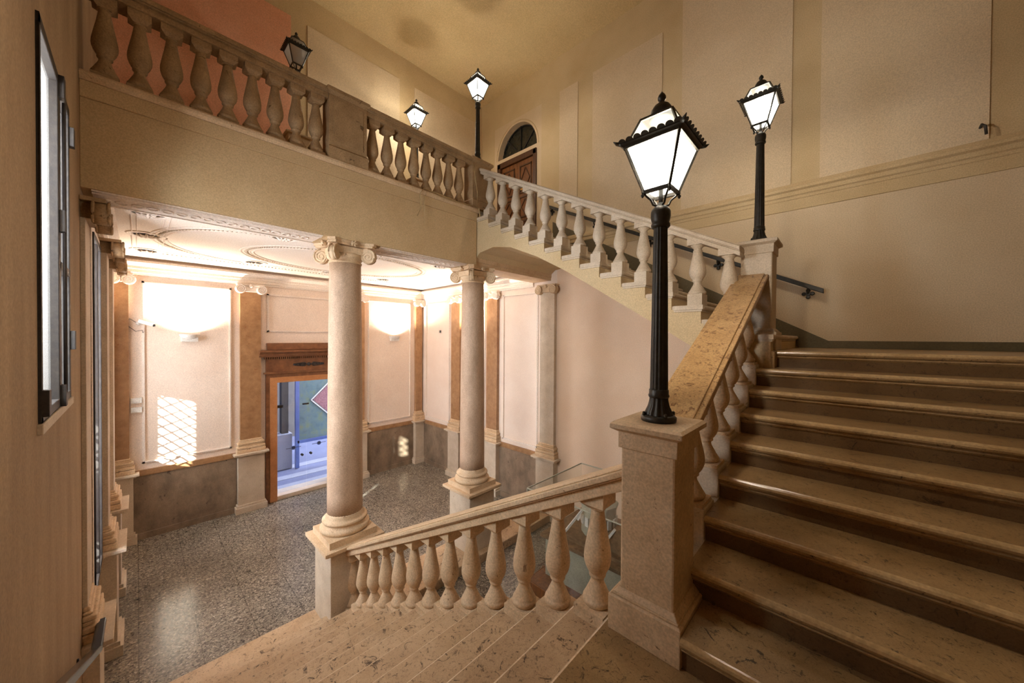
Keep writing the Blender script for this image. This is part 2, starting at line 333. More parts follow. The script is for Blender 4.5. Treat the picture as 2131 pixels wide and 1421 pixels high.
# ------------------------------------------------------------------ lobby ceiling
LC = 1.38
mb = MB(); mb.box(XS, XB - .3, YL, YR, LC + .12, LC + .5)
mb.box(XB - .3, -5.25, YL, YR, LC + .12, GAL - .45)
structure(mb.build('ceiling_lobby', 'vault'))
mb = MB(); mb.box(XB - .3, XF - .02, YL, 4.10, GAL - .45, GAL - .003); mb.box(XB - .3, -4.80, 4.10, YR, GAL - .45, GAL - .003)
structure(mb.build('floor_gallery', 'tread'))
cp = [(0, 1.17), (.03, 1.17), (.03, 1.20), (.05, 1.21), (.05, 1.27), (.07, 1.28), (.07, 1.33), (.10, 1.345), (.16, 1.39), (.16, 1.41), (.14, 1.44), (0, 1.44)]
mb = MB(); mb.prism([(XS + u, w) for u, w in cp], 'y', YL, YR); mb.prism([(YR - u, w) for u, w in cp], 'x', XS, -5.28); mb.prism([(YL + u, w) for u, w in cp], 'x', XS, -5.28)
structure(mb.build('trim_5', 'vault'))
zc = LC + .12; cxm = -7.6; cym = 2.985
mb = MB()
for e in (0, .05, .30, .35):
    x0, x1, y0, y1 = cxm - 1.55 - e + .2, cxm + 1.55 + e - .2, .3 - e, 5.67 + e
    mb.tube([(x0, y0, zc), (x1, y0, zc), (x1, y1, zc), (x0, y1, zc)], .013 if e in (.05, .30) else .02, 6, .7, True)
def arc(cx, cy, r, a0, a1, w, off=0): mb.tube([(cx + (r + off) * math.cos(a0 + (a1 - a0) * k / 24), cy + (r + off) * math.sin(a0 + (a1 - a0) * k / 24), zc) for k in range(25)], w, 6, .8)
for off, w in ((0, .018), (.05, .011), (.13, .011), (.18, .018)):
    mb.tube([(cxm + (1.2 - off) * math.cos(2 * PI * j / 64), cym + (1.75 - off) * math.sin(2 * PI * j / 64), zc) for j in range(64)], w, 6, .8, True)
    for sy in (-1, 1):
        for sx in (-1, 1):
            mb.tube([(cxm + sx * (.05 + 1.30 * math.sin(t)), cym + sy * (2.85 - off - 1.35 * (1 - math.cos(t))), zc) for t in [PI / 2 * k / 20 for k in range(21)]], w, 6, .8)
structure(mb.build('trim_6', 'white'))
mb = MB()
for j in range(170):
    a = 2 * PI * j / 170; mb.lathe([(.02, 0), (.014, -.014), (.002, -.02)], cxm + 1.11 * math.cos(a), cym + 1.66 * math.sin(a), zc, 6)
for sy in (-1, 1):
    for sx in (-1, 1):
        for j in range(38):
            t_ = PI / 2 * j / 38; mb.lathe([(.02, 0), (.014, -.014), (.002, -.02)], cxm + sx * (.05 + 1.30 * math.sin(t_)), cym + sy * (2.76 - 1.35 * (1 - math.cos(t_))), zc, 6)
for j in range(90):
    y = .2 + 5.6 * j / 89
    for x in (cxm - 1.525, cxm + 1.525): mb.lathe([(.02, 0), (.014, -.014), (.002, -.02)], x, y, zc, 6)
structure(mb.build('trim_7', 'stonepale'))
med = [(-6.27, .10), (-7.6, .10), (-9.0, .12), (-6.25, 1.55), (-8.78, 1.65), (-6.27, 3.0), (-8.85, 3.1), (-6.27, 4.42), (-8.85, 4.42), (-7.5, 5.72)]
def medallion(cx, cy, label):
    t = thing('ceiling_medallion', (cx, cy, zc), label, 'medallion', 'stucco medallions on the lobby ceiling')
    b = MB()
    for r, w in ((.2, .02), (.16, .012)): b.tube([(cx + r * math.cos(2 * PI * k / 32), cy + r * math.sin(2 * PI * k / 32), zc) for k in range(32)], w, 6, .8, True)
    b.lathe([(.2, 0), (.2, -.012), (.15, -.012), (.15, 0)], cx, cy, zc, 32); b.build('rim', 'vault', t)
    b = MB()
    for k in range(8):
        a = PI / 4 * k; b.tube([(cx + .03 * math.cos(a), cy + .03 * math.sin(a), zc - .02), (cx + .07 * math.cos(a), cy + .07 * math.sin(a), zc - .03), (cx + .11 * math.cos(a), cy + .11 * math.sin(a), zc - .01)], [.012, .018, .006], 6)
    b.lathe([(.035, 0), (.03, -.03), (.01, -.04)], cx, cy, zc, 12); b.build('rosette', 'white', t)
mlab = ['stucco ceiling medallion in the left corner, just behind the front beam', 'stucco ceiling medallion midway along the left wall of the lobby', 'stucco ceiling medallion in the far left corner above the security camera',
        'stucco ceiling medallion behind the front beam, left of the nearer column capital', 'stucco ceiling medallion above the orange pilaster left of the doorway', 'stucco ceiling medallion behind the front beam, between the two columns', 'stucco ceiling medallion above the marble doorway, hidden by the nearer column',
        'stucco ceiling medallion behind the front beam beside the farther column capital', 'stucco ceiling medallion near the uplighter in the far corner', 'stucco ceiling medallion midway along the right wall of the lobby']
for (x, y), l in zip(med, mlab): medallion(x, y, l)

# ------------------------------------------------------------------ beam, fascia, ledge
mb = MB(); mb.box(-5.28, XF, YL, 4.10, ZBE, 2.03); mb.box(-5.28, XF + .018, YL, 4.11, 2.03, 2.17)
structure(mb.build('beam_gallery', 'fascia', bevel=.004))
mb = MB(); mb.prism([(XF, 2.17), (XF + .03, 2.17), (XF + .055, 2.20), (XF + .055, 2.225), (XF + .04, GAL), (XF - .3, GAL), (XF - .3, 2.17)], 'y', YL, 4.12)
structure(mb.build('trim_8', 'stone', bevel=.003))
mb = MB(); mb.box(-5.26, XF - .02, YL + .06, 1.6, ZBE - .012, ZBE + .001); mb.box(-5.26, XF - .02, 2.35, 3.9, ZBE - .012, ZBE + .001)
for a, b in ((YL + .06, 1.6), (2.35, 3.9)):
    n = int((b - a) / .11)
    for k in range(n):
        y = a + .07 + k * (b - a - .1) / n
        mb.tube([(-5.02 + .055 * math.cos(2 * PI * j / 10) * (1 if k % 2 else -1), y + .04 * math.sin(2 * PI * j / 10), ZBE - .014) for j in range(10)], .008, 5, 1, True)
for x in (-5.2, -4.84): mb.box(x - .015, x + .015, YL + .06, 1.6, ZBE - .022, ZBE); mb.box(x - .015, x + .015, 2.35, 3.9, ZBE - .022, ZBE)
structure(mb.build('trim_9', 'white'))
# moulded beam between second column and right wall, below the arched stair soffit
bp = [(-5.30, ZBE), (-4.80, ZBE), (-4.80, 1.33), (-4.785, 1.335), (-4.785, 1.41), (-4.77, 1.415), (-4.77, 1.47), (-4.745, 1.485), (-4.745, 1.50), (-4.72, 1.53), (-4.68, 1.55), (-4.66, 1.58), (-4.66, 1.61), (-4.62, 1.66), (-4.62, 1.72), (-4.80, 1.80), (-5.30, 1.80)]
structure(MB().prism(bp, 'y', 4.12, YR).build('beam_stair', 'stone'))

# ------------------------------------------------------------------ stairs
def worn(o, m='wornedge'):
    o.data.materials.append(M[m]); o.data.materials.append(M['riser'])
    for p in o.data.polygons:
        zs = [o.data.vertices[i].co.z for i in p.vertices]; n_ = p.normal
        if m == 'wornedge' and abs(n_.z) < .6 and max(zs) - min(zs) > .06 and len(p.vertices) == 4: p.material_index = 2  # riser faces take the darker stone with the shade painted in
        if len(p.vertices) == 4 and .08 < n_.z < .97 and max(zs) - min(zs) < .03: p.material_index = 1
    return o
def nose(u, z, d, L, rise, back):
    # profile of one step, u = front of nosing, d = direction towards the back of the tread (+1/-1)
    r = .024; p = []
    p += [(u + d * L, z), (u + d * .02, z)]
    for k in range(1, 6):
        a = PI / 2 + PI * k / 6; p.append((u + d * r + d * r * math.cos(a) , z - r + r * math.sin(a)))
    p += [(u + d * .028, z - 2 * r), (u + d * .028, z - 2 * r - .006), (u + d * .022, z - 2 * r - .012), (u + d * .028, z - 2 * r - .02), (u + d * .04, z - 2 * r - .03), (u + d * .04, z - rise - back), (u + d * L, z - rise - back)]
    return p
st1 = thing('staircase', (-3.0, .8, FL), 'lower marble flight climbing from the lobby floor beside the left wall', 'staircase')
for j in range(0, 14):
    x = -.97 - .303 * j; z = L1 - .16 * j
    if j == 0: continue
    worn(MB().prism(nose(x, z, 1, .303 + .06, .16, 0), 'y', YL + .002, 2.10).build('step', 'tread', st1), 'paleedge')
MB().prism([(-4.87, FL + .003), (-4.87, SL), (-.95, L1 - .2), (-.95, FL + .003)], 'y', YL + .003, 2.08).build('stair_core', 'panel', st1)
ld = MB().prism(nose(-.97, L1, 1, .9, .16, 0), 'y', YL + .002, 2.10).box(-.1, XE, YL + .002, 2.10, L1 - .2, L1)
structure(worn(ld.build('floor_landing', 'tread2'), 'paleedge'))
structure(MB().box(-.9, XE, YL + .003, 2.09, FL + .003, L1 - .2).build('wall_under_landing', 'panel'))
XP0, XP1 = -.88, -.60
st2 = thing('staircase', (.5, 3.0, L1), 'middle marble flight with worn brown treads rising at the right edge', 'staircase')
for i in range(9):
    y = 4.26 - .318 * i; z = L2 - .16 * i
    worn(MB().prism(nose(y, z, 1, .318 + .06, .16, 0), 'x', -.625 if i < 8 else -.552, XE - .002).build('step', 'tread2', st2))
mb = MB().prism([(1.80, L1 - .2), (1.80, L1 + .0), (1.76, L1)] + [q for i in range(8, 0, -1) for q in ((4.26 - .318 * i + .05, L2 - .16 * i - .06), (4.26 - .318 * (i - 1) + .05, L2 - .16 * i - .06))] + [(4.31, L2 - .07), (4.31, L2 - .45), (2.2, L1 - .45)], 'x', XP0, XE - .004)
mb.build('stair_core', 'panel', st2)
ld = MB().box(-.51, XE - .002, 4.31 + .0, YR - .002, L2 - .28, L2 - .001).box(XP0, -.51, 4.13, YR - .002, L2 - .28, L2 - .001)
structure(ld.build('floor_upper_landing', 'tread2', bevel=.003))
st3 = thing('staircase', (-2.6, 5.2, L2), 'upper flight on an arched soffit rising from the far landing to the gallery', 'staircase')
R3 = .157
for k in range(1, 16):
    x = -.51 - .303 * (k - 1); z = L2 + R3 * k
    if k == 15: z = GAL
    s = MB().prism(nose(x, z, -1, .303 + .05 if k < 15 else .1, R3, 0), 'y', 4.13, YR - .002)
    # moulded return on the open side of the tread
    s.box(x - .30, x - .004, 4.085, 4.14, z - .048, z - .001).box(x - .30, x - .016, 4.098, 4.14, z - .068, z - .048)
    s.build('step', 'stonepale', st3)
top = []
for k in range(1, 16):
    x = -.51 - .303 * (k - 1) - .03; top += [(x, L2 + R3 * (k - 1) - .04), (x, L2 + R3 * k - .04)]
und = [(-4.79, GAL - .06), (-4.79, 1.40), (-4.68, 1.48), (-4.35, 1.52), (-3.95, 1.45), (-3.4, 1.215), (-2.88, .937), (-1.48, .078), (-1.25, -.07), (-.9, -.29), (-.52, -.39)]
MB().prism(top + und, 'y', 4.115, YR - .003).build('arched_soffit', 'plaster', st3)

# stringer skirting on right wall along flight three
mb = MB(); sk = [(-.20, L2 + .09), (-4.79, 2.36)]
mb.prism([(XE, L2), (XE, L2 + .095), (-.20, L2 + .095), (-4.75, GAL + .30), (-4.75, GAL - .1), (-.5, L2)], 'y', YR - .022, YR)
mb.box(XB, -6.55, YR - .02, YR, GAL, GAL + .14)
structure(mb.build('baseboard_right', 'skirting'))

# ------------------------------------------------------------------ turned balusters
BP = [(.080, 0), (.088, .012), (.090, .028), (.086, .042), (.078, .048), (.078, .056), (.072, .066), (.062, .09), (.050, .115), (.041, .138), (.039, .155), (.042, .166), (.050, .172), (.052, .182), (.048, .19),
      (.058, .205), (.072, .232), (.081, .262), (.084, .292), (.082, .325), (.075, .37), (.066, .42), (.056, .475), (.047, .53), (.041, .575), (.038, .605)]
def baluster_part(parent, x, y, z, h, mat, plinth=(.10, .10, .06), top='block', over=0, slope=None, zt=None, smoothseg=20):
    """turned stone baluster; (x,y,z) base centre, h height to the rail underside"""
    b = MB(); px, py, ph = plinth
    if ph: b.box(x - px, x + px, y - py, y + py, z, z + ph)
    tb = .09 if top == 'block' else .055
    s = (h - ph - tb) / .605
    b.lathe([(r, q * s) for r, q in BP], x, y, z + ph, smoothseg)
    zt0 = z + h - tb
    if top == 'block':
        b.lathe([(.038, -.012), (.047, -.006), (.047, .004), (.038, .008)], x, y, zt0, smoothseg)
        b.frustum(x, y, zt0, zt0 + .03, .045, .045, .078, .078)
        b.box(x - .078, x + .078, y - .078, y + .078, zt0 + .03, z + h + .045 - over)
    else:
        b.lathe([(.040, -.05), (.047, -.045), (.047, -.034), (.040, -.03), (.041, -.01), (.062, .012), (.072, .022)], x, y, zt0, smoothseg)
        b.box(x - .085, x + .085, y - .085, y + .085, zt0 + .022, z + h + .05)
    return b.build('baluster', mat, parent)
# flight 1 balustrade
BY = 1.97
b1 = thing('balustrade', (-3, BY, L1 - 1.2), 'lower stone balustrade running from the lamp pier down to the nearer column', 'balustrade')
for j in range(1, 14):
    x = -.97 - .303 * j + .15; z = L1 - .16 * j
    baluster_part(b1, x, BY, z, .75, 'stone', (.10, .11, .07))
def sloped_rail(name, parent, mat, p, q, half, tk, axis, ext=0):
    # moulded rail: p,q = (u, z) of the TOP surface ends; half = half width; section stacked slabs
    b = MB()
    secs = [(half * .78, 0, -.012), (half, -.012, -.05), (half * .92, -.05, -.062), (half * .78, -.062, -tk)]
    for hw, a, c in secs:
        for (u, z) in (p,): pass
        pol = [(p[0], p[1] + a), (q[0], q[1] + a), (q[0], q[1] + c), (p[0], p[1] + c)]
        b.prism(pol, axis, parent_c[0] - hw, parent_c[0] + hw)
    return b.build(name, mat, parent, bevel=.006)
parent_c = [BY]
sloped_rail('handrail', b1, 'stone', (-.87, -.70), (-5.0, -.70 - .528 * 4.13), .13, .135, 'y')
# flight 2 balustrade
XC2 = -.74
b2 = thing('balustrade', (XC2, 3.2, L1), 'middle balustrade with broad polished sloping rail between the two lamp piers', 'balustrade')
for i in range(0, 7):
    y = 4.26 - .318 * i + .12 - .318 * .0; z = L2 - .16 * i
    if i == 0: continue
    MB().box(XP0 + .02, -.627, y - .11, y + .11, z - .158, z + .03).build('plinth', 'stonepale', b2, bevel=.006)
    baluster_part(b2, XC2, y, z + .02, .62, 'stone', (.10, .10, .03))
parent_c[0] = XC2
sloped_rail('handrail', b2, 'rail', (1.98, -.52), (4.40, .69), .145, .15, 'x')
# flight 3 balustrade
Y3 = 4.23
b3 = thing('balustrade', (-2.8, Y3, L2), 'upper pale balustrade descending from the gallery corner to the far lamp pier', 'balustrade')
for k in range(2, 15):
    x = -.51 - .303 * (k - 1) - .10; z = L2 + R3 * k
    MB().box(x - .075, x + .075, Y3 - .095, Y3 + .095, z, z + .125).build('plinth', 'stonepale', b3, bevel=.004)
    baluster_part(b3, x, Y3, z + .12, .57, 'stonepale', (.06, .06, .0), 'bell')
parent_c[0] = Y3
def z3(x): return .958 + .519 * (-.84 - x)
sloped_rail('handrail', b3, 'stonepale', (-.80, z3(-.80)), (-4.72, z3(-4.72)), .115, .105, 'y')
# gallery balustrade
XG = -4.86
b4 = thing('balustrade', (XG, 2, GAL), 'dark aged gallery balustrade crossing above the columns', 'balustrade')
GY = [-.19 + .2165 * k for k in range(9)] + [2.265 + .2165 * k for k in range(8)]
for y in GY:
    baluster_part(b4, XG, y, GAL, .74, 'stonedark', (.085, .085, .05))
MB().box(XG - .10, XG + .10, YL + .002, 4.0, GAL - .001, GAL + .012).build('base_course', 'stonedark', b4)
for a, b in ((YL + .002, 1.66), (2.14, 3.99)):
    q = MB()
    for hw, z0, z1 in ((.10, .74, .80), (.125, .80, .812), (.14, .812, .855), (.115, .855, .875)): q.box(XG - hw, XG + hw, a, b, GAL + z0, GAL + z1)
    q.build('handrail', 'stonedark', b4, bevel=.005)
def pier(loc, w, d, h, label, mat='stone', cap=.045, basec=True, inset=True, cat='pier'):
    x, y, z = loc
    t = thing('stone_pier', loc, label, cat)
    b = MB(); b.box(x - w / 2, x + w / 2, y - d / 2, y + d / 2, z + (.20 if basec else 0), z + h - .06)
    b.build('shaft', mat, t, bevel=.012)
    if basec:
        b = MB(); b.box(x - w / 2 - .045, x + w / 2 + .045, y - d / 2 - .045, y + d / 2 + .045, z, z + .18)
        b.frustum(x, y, z + .18, z + .187, w / 2 + .045, d / 2 + .045, w / 2 + .036, d / 2 + .036)
        b.box(x - w / 2 - .03, x + w / 2 + .03, y - d / 2 - .03, y + d / 2 + .03, z + .187, z + .197)
        b.frustum(x, y, z + .197, z + .222, w / 2 + .026, d / 2 + .026, w / 2 + .003, d / 2 + .003)
        b.build('plinth', mat, t, bevel=.004)
    b = MB(); b.box(x - w / 2 - .012, x + w / 2 + .012, y - d / 2 - .012, y + d / 2 + .012, z + h - .14, z + h - .055)
    b.frustum(x, y, z + h - .055, z + h - .035, w / 2 + .012, d / 2 + .012, w / 2 + cap, d / 2 + cap)
    b.box(x - w / 2 - cap, x + w / 2 + cap, y - d / 2 - cap, y + d / 2 + cap, z + h - .035, z + h - .012)
    b.frustum(x, y, z + h - .012, z + h, w / 2 + cap, d / 2 + cap, w / 2 + cap - .015, d / 2 + cap - .015)
    b.build('cap', mat, t, bevel=.005)
    return t
pier(((XP0 + XP1) / 2, 1.93, L1), .28, .30, 1.11, 'stone pier on the near landing carrying the largest lamp')
pier((-.70, 4.50, L2), .27, .30, 1.12, 'pale stone pier on the far landing where two balustrades meet', 'stonepale')
def gpier(y0, y1, label):
    t = thing('stone_pier', (XG, (y0 + y1) / 2, GAL), label, 'pier')
    c = (y0 + y1) / 2; d = (y1 - y0) / 2
    MB().box(XG - .115, XG + .115, y0, y1, GAL + .16, GAL + .80).box(XG + .10, XG + .122, y0 + .05, y1 - .05, GAL + .22, GAL + .76).build('shaft', 'stonedark', t, bevel=.004)
    MB().box(XG - .14, XG + .14, y0 - .012, y1 + .012, GAL, GAL + .14).frustum(XG, c, GAL + .14, GAL + .165, .14, d + .012, .118, d).build('plinth', 'stonedark', t, bevel=.003)
    MB().frustum(XG, c, GAL + .80, GAL + .83, .115, d, .155, d + .03).box(XG - .155, XG + .155, y0 - .03, y1 + .03, GAL + .83, GAL + .87).frustum(XG, c, GAL + .87, GAL + .89, .155, d + .03, .13, d + .01).build('cap', 'stonedark', t, bevel=.003)
gpier(1.66, 2.14, 'broad panelled gallery pier directly above the nearer column')
gpier(3.99, 4.42, 'gallery corner pier where the balustrade turns down the upper flight')

# ------------------------------------------------------------------ columns and pilasters
def volute(b, c, e, n, R, th):
    """spiral scroll: centre c, e = in-plane horizontal unit vector, n = facing axis, R radius, th thickness"""
    c = Vector(c); e = Vector(e).normalized(); n = Vector(n).normalized(); up = Vector((0, 0, 1)); seg = 24
    v = []
    for t in (-th, th):
        for k in range(seg):
            a = 2 * PI * k / seg; v.append(c + n * t + e * (R * .93 * math.cos(a)) + up * (R * .93 * math.sin(a)))
    b.add(v, [(k, (k + 1) % seg, seg + (k + 1) % seg, seg + k) for k in range(seg)], True); b.add(v, [tuple(range(seg))[::-1], tuple(range(seg, 2 * seg))])
    for sgn in (-1, 1):
        path = []; rr = []
        for k in range(46):
            a = PI / 2 - 2 * PI * 2.4 * k / 45; r = R * (1 - .86 * k / 45)
            path.append(c + n * (th * sgn) + e * (r * math.cos(a)) + up * (r * math.sin(a))); rr.append(R * .12 * (1 - .5 * k / 45))
        b.tube(path, rr, 6)
        b.lathe([(R * .14, -.001), (R * .1, .0)], 0, 0, 0, 6) if False else None
def ionic_round(t, x, y, z0, z1, r, mat, hw=.31):
    h = z1 - z0
    b = MB(); b.lathe([(r, 0), (r + .012, .008), (r + .012, .022), (r, .03), (r, .05), (r + .015, .06), (r + .032, .085), (r + .036, .11), (r + .02, .13)], x, y, z0, 36)
    b.box(x - r * 1.05, x + r * 1.05, y - r * 1.05, y + r * 1.05, z0 + .12, z1 - .07); cp_ = b.build('capital', mat, t)
    b = MB(); cham = .05
    pts = []
    for q in range(4):
        a0 = PI / 4 + q * PI / 2
        for s in (-1, 1):
            pts.append((x + hw * 1.30 * math.cos(a0) + s * cham * math.cos(a0 + PI / 2), y + hw * 1.30 * math.sin(a0) + s * cham * math.sin(a0 + PI / 2)))
        am = a0 + PI / 4
        for f in (-.5, 0, .5): pts.append((x + hw * .80 * math.cos(am) + f * hw * 1.0 * math.cos(am + PI / 2) * 1.0 + (abs(f)) * .04 * math.cos(am), y + hw * .80 * math.sin(am) + f * hw * math.sin(am + PI / 2) + abs(f) * .04 * math.sin(am)))
    b.prism(pts, 'z', z1 - .035, z1 - .001); b.prism([(x + (p[0] - x) * .95, y + (p[1] - y) * .95) for p in pts], 'z', z1 - .062, z1 - .035)
    b.build('abacus', mat, cp_)
    for q in range(4):
        a = PI / 4 + q * PI / 2; e = (math.cos(a), math.sin(a), 0); n = (-math.sin(a), math.cos(a), 0); R = .100
        v = MB(); volute(v, (x + e[0] * hw * 1.02, y + e[1] * hw * 1.02, z0 + h - .078 - R), e, n, R, .035)
        v.bar((x + e[0] * hw * .4, y + e[1] * hw * .4, z1 - .085), (x + e[0] * hw * 1.02, y + e[1] * hw * 1.02, z1 - .08), .075, .05)
        v.build('volute', mat, cp_)
        am = a + PI / 4; f = MB(); cx = x + math.cos(am) * hw * .88; cy = y + math.sin(am) * hw * .88
        f.lathe([(.012, -.03), (.032, -.015), (.036, 0), (.03, .018), (.008, .026)], cx, cy, z1 - .04, 12)
        for m in range(5):
            aa = 2 * PI * m / 5; tx, ty = -math.sin(am), math.cos(am)
            f.tube([(cx + math.cos(am) * .015, cy + math.sin(am) * .015, z1 - .04), (cx + math.cos(am) * .03 + tx * .045 * math.cos(aa), cy + math.sin(am) * .03 + ty * .045 * math.cos(aa), z1 - .04 + .045 * math.sin(aa))], [.02, .008], 6)
        f.build('flower', mat, cp_)
def attic(b, x, y, z, r, s=1.0, seg=40):
    b.lathe([(r * 1.30, 0), (r * 1.38, .02 * s), (r * 1.40, .04 * s), (r * 1.38, .062 * s), (r * 1.30, .078 * s), (r * 1.22, .082 * s), (r * 1.16, .10 * s), (r * 1.17, .118 * s), (r * 1.22, .122 * s), (r * 1.27, .135 * s), (r * 1.27, .152 * s), (r * 1.2, .168 * s), (r * 1.10, .172 * s), (r * 1.09, .19 * s), (r * 1.01, .215 * s), (r, .24 * s)], x, y, z, seg)
def column(x, y, label):
    t = thing('stone_column', (x, y, SL), label, 'column', 'round columns carrying the gallery')
    PT = -2.70
    b = MB(); b.box(x - .29, x + .29, y - .29, y + .29, SL, PT - .10); b.build('pedestal', 'stonepale', t, bevel=.008)
    b = MB(); b.frustum(x, y, PT - .10, PT - .045, .29, .29, .35, .35); b.box(x - .385, x + .385, y - .385, y + .385, PT - .045, PT); b.box(x - .36, x + .36, y - .36, y + .36, PT - .065, PT - .045)
    b.build('pedestal_cap', 'stone', t, bevel=.005)
    b = MB(); b.box(x - .31, x + .31, y - .31, y + .31, PT, PT + .085); attic(b, x, y, PT + .085, .225); b.build('base', 'stone', t)
    zt = .985; r0 = .225; r1 = .198; z0 = PT + .32
    b = MB(); b.lathe([(r0 + (r1 - r0) * (u ** 1.6), z0 + (zt - z0) * u) for u in [k / 16 for k in range(17)]], x, y, 0, 48); b.build('shaft', 'shaft', t)
    ionic_round(t, x, y, zt, ZBE, r1, 'stone')
column(-5.03, 1.97, 'nearer round column with scrolled capital at the foot of the lower balustrade')
column(-5.03, 4.25, 'farther round column with scrolled capital below the gallery corner')

def pilaster(u, side, label, mat='orange', w=.39, d=.09, group='marble pilasters round the lobby', scroll='front'):
    """side: 'R' on the right wall (faces -y), 'S' on the far wall (faces +x), 'L' on the left wall (faces +y)"""
    def T(a, o, z):   # a along wall, o outwards, z
        return {'R': (a, YR - o, z), 'S': (XS + o, a, z), 'L': (a, YL + o, z)}[side]
    def bx(b, a0, a1, o1, z0, z1):
        p, q = T(a0, -.0, z0), T(a1, o1, z1); b.box(p[0], q[0], p[1], q[1], p[2], q[2])
    t = thing('pilaster', T(u, 0, FL), label, 'pilaster', group)
    pc = -2.62; h = w / 2
    b = MB(); bx(b, u - h - .05, u + h + .05, d + .07, FL + .18, pc - .05); b.build('pedestal', 'stonepale', t, bevel=.004)
    b = MB(); bx(b, u - h - .10, u + h + .10, d + .12, FL, FL + .13); bx(b, u - h - .075, u + h + .075, d + .095, FL + .13, FL + .18); b.build('pedestal_foot', 'stonepale', t, bevel=.004)
    b = MB(); bx(b, u - h - .13, u + h + .13, d + .15, pc - .04, pc); bx(b, u - h - .09, u + h + .09, d + .11, pc - .07, pc - .04); b.build('pedestal_cap', 'stonepale', t, bevel=.004)
    b = MB()
    for e, z0, z1 in ((.075, 0, .08), (.07, .085, .14), (.045, .14, .18), (.055, .18, .225), (.03, .225, .25), (.015, .25, .29)): bx(b, u - h - e, u + h + e, d + e, pc + z0, pc + z1)
    b.build('base', 'stone', t, bevel=.012)
    b = MB(); bx(b, u - h, u + h, d, pc + .28, 1.0); b.build('shaft', mat, t, bevel=.003)
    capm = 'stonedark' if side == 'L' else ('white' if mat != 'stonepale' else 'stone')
    b = MB(); bx(b, u - h - .06, u + h + .06, d + (.12 if side == 'L' else .06), 1.135, 1.172); bx(b, u - h + .02, u + h - .02, d + .045, 1.0, 1.135)
    c = T(u, d + .06, 1.13); b.lathe([(.01, -.04), (.035, -.02), (.04, 0), (.03, .03), (.01, .04)], c[0], c[1], c[2], 10)
    cap_ = b.build('capital', capm, t, bevel=.005)
    for s in (-1, 1):
        v = MB(); dirs = {'R': ((1, 0, 0), (0, 1, 0)), 'S': ((0, 1, 0), (1, 0, 0)), 'L': ((1, 0, 0), (0, 1, 0))}[side]
        volute(v, T(u + s * (h + .0), d + (.09 if side == 'L' else .045), 1.05), dirs[0], dirs[1], .10, .045); v.build('volute', capm, cap_)
    # plain return strip behind
    return t
pilaster(-4.83, 'R', 'pale stone pilaster on the right wall receiving the beam from the farther column', 'stonepale')
pilaster(-6.61, 'R', 'orange marble pilaster on the right lobby wall just right of the farther column')
pilaster(-8.11, 'R', 'orange marble pilaster on the right lobby wall just left of the farther column')
pilaster(YR - .17, 'S', 'dark orange marble pilaster in the far lobby corner', w=.22, d=.09)
pilaster(1.775, 'S', 'orange marble pilaster on the far wall left of the marble doorway')
pilaster(4.195, 'S', 'orange marble pilaster on the far wall mostly hidden behind the nearer column')
pilaster(YL + .12, 'S', 'shaded marble pilaster at the left end of the far lobby wall', w=.20)
pilaster(-4.93, 'L', 'shaded pilaster on the left wall in line with the columns', 'stonepale', w=.42, d=.03)
pilaster(-6.77, 'L', 'shaded pilaster on the left wall between the two lobby windows, the nearer one', 'stonepale', w=.42, d=.08)
pilaster(-8.23, 'L', 'shaded pilaster on the left wall just before the deeper lobby window', 'stonepale', w=.42, d=.08)

# dado, bands and panel mouldings
def dado(axis, a, b, label=None):
    mb = MB(); bb = MB()
    if axis == 'S': mb.box(XS, XS + .03, a, b, FL, -2.72); bb.box(XS, XS + .045, a, b, -2.72, -2.61); mb.box(XS, XS + .055, a, b, FL, FL + .12)
    elif axis == 'R': mb.box(a, b, YR - .03, YR, FL, -2.72); bb.box(a, b, YR - .045, YR, -2.72, -2.61); mb.box(a, b, YR - .055, YR, FL, FL + .12)
    else: mb.box(a, b, YL, YL + .03, FL, -2.72); bb.box(a, b, YL, YL + .045, -2.72, -2.61)
    return mb, bb
n = 20
for ax, a, b in (('S', YL + .25, 1.52), ('S', 4.45, 6.0), ('S', YL + .3, YL + .31), ('R', XS + .1, -8.35), ('R', -7.87, -6.85), ('R', -6.37, -5.07), ('L', -8.0, -7.0)):
    if b - a < .05: continue
    q, w = dado(ax, a, b); n += 1
    structure(q.build('trim_%d' % n, 'brown')); n += 1; structure(w.build('trim_%d' % n, 'orange'))
def frame(ax, a, b, z0, z1, w=.035):
    mb = MB()
    for inset, ww, o in ((0, w, .022), (w * .5, w * .6, .034)):
        a0, b0, c0, d0 = a + inset, b - inset, z0 + inset, z1 - inset
        for (p, q, r, s) in ((a0, b0, c0, c0 + ww), (a0, b0, d0 - ww, d0), (a0, a0 + ww, c0, d0), (b0 - ww, b0, c0, d0)):
            if ax == 'S': mb.box(XS, XS + o, p, q, r, s)
            elif ax == 'R': mb.box(p, q, YR - o, YR, r, s)
            else: mb.box(p, q, YL, YL + o, r, s)
    global n; n += 1; structure(mb.build('trim_%d' % n, 'white'))
frame('S', .06, 1.44, -2.49, 1.055); frame('S', 4.52, 5.88, -2.49, 1.055); frame('S', 2.10, 3.87, .10, 1.0)
frame('R', -9.7, -8.46, -2.52, 1.055); frame('R', -6.27, -5.14, -2.52, 1.055); frame('R', -7.78, -6.92, -2.52, 1.055)
for a in (W1, W2):
    mb = MB()
    for (p, q, r, s) in ((a[0] - .09, a[0], a[2], a[3]), (a[1], a[1] + .09, a[2], a[3]), (a[0] - .09, a[1] + .09, a[3], a[3] + .09), (a[0] - .09, a[1] + .09, a[2] - .09, a[2])): mb.box(p, q, YL, YL + .03, r, s)
    n += 1; structure(mb.build('trim_%d' % n, 'white', bevel=.006))

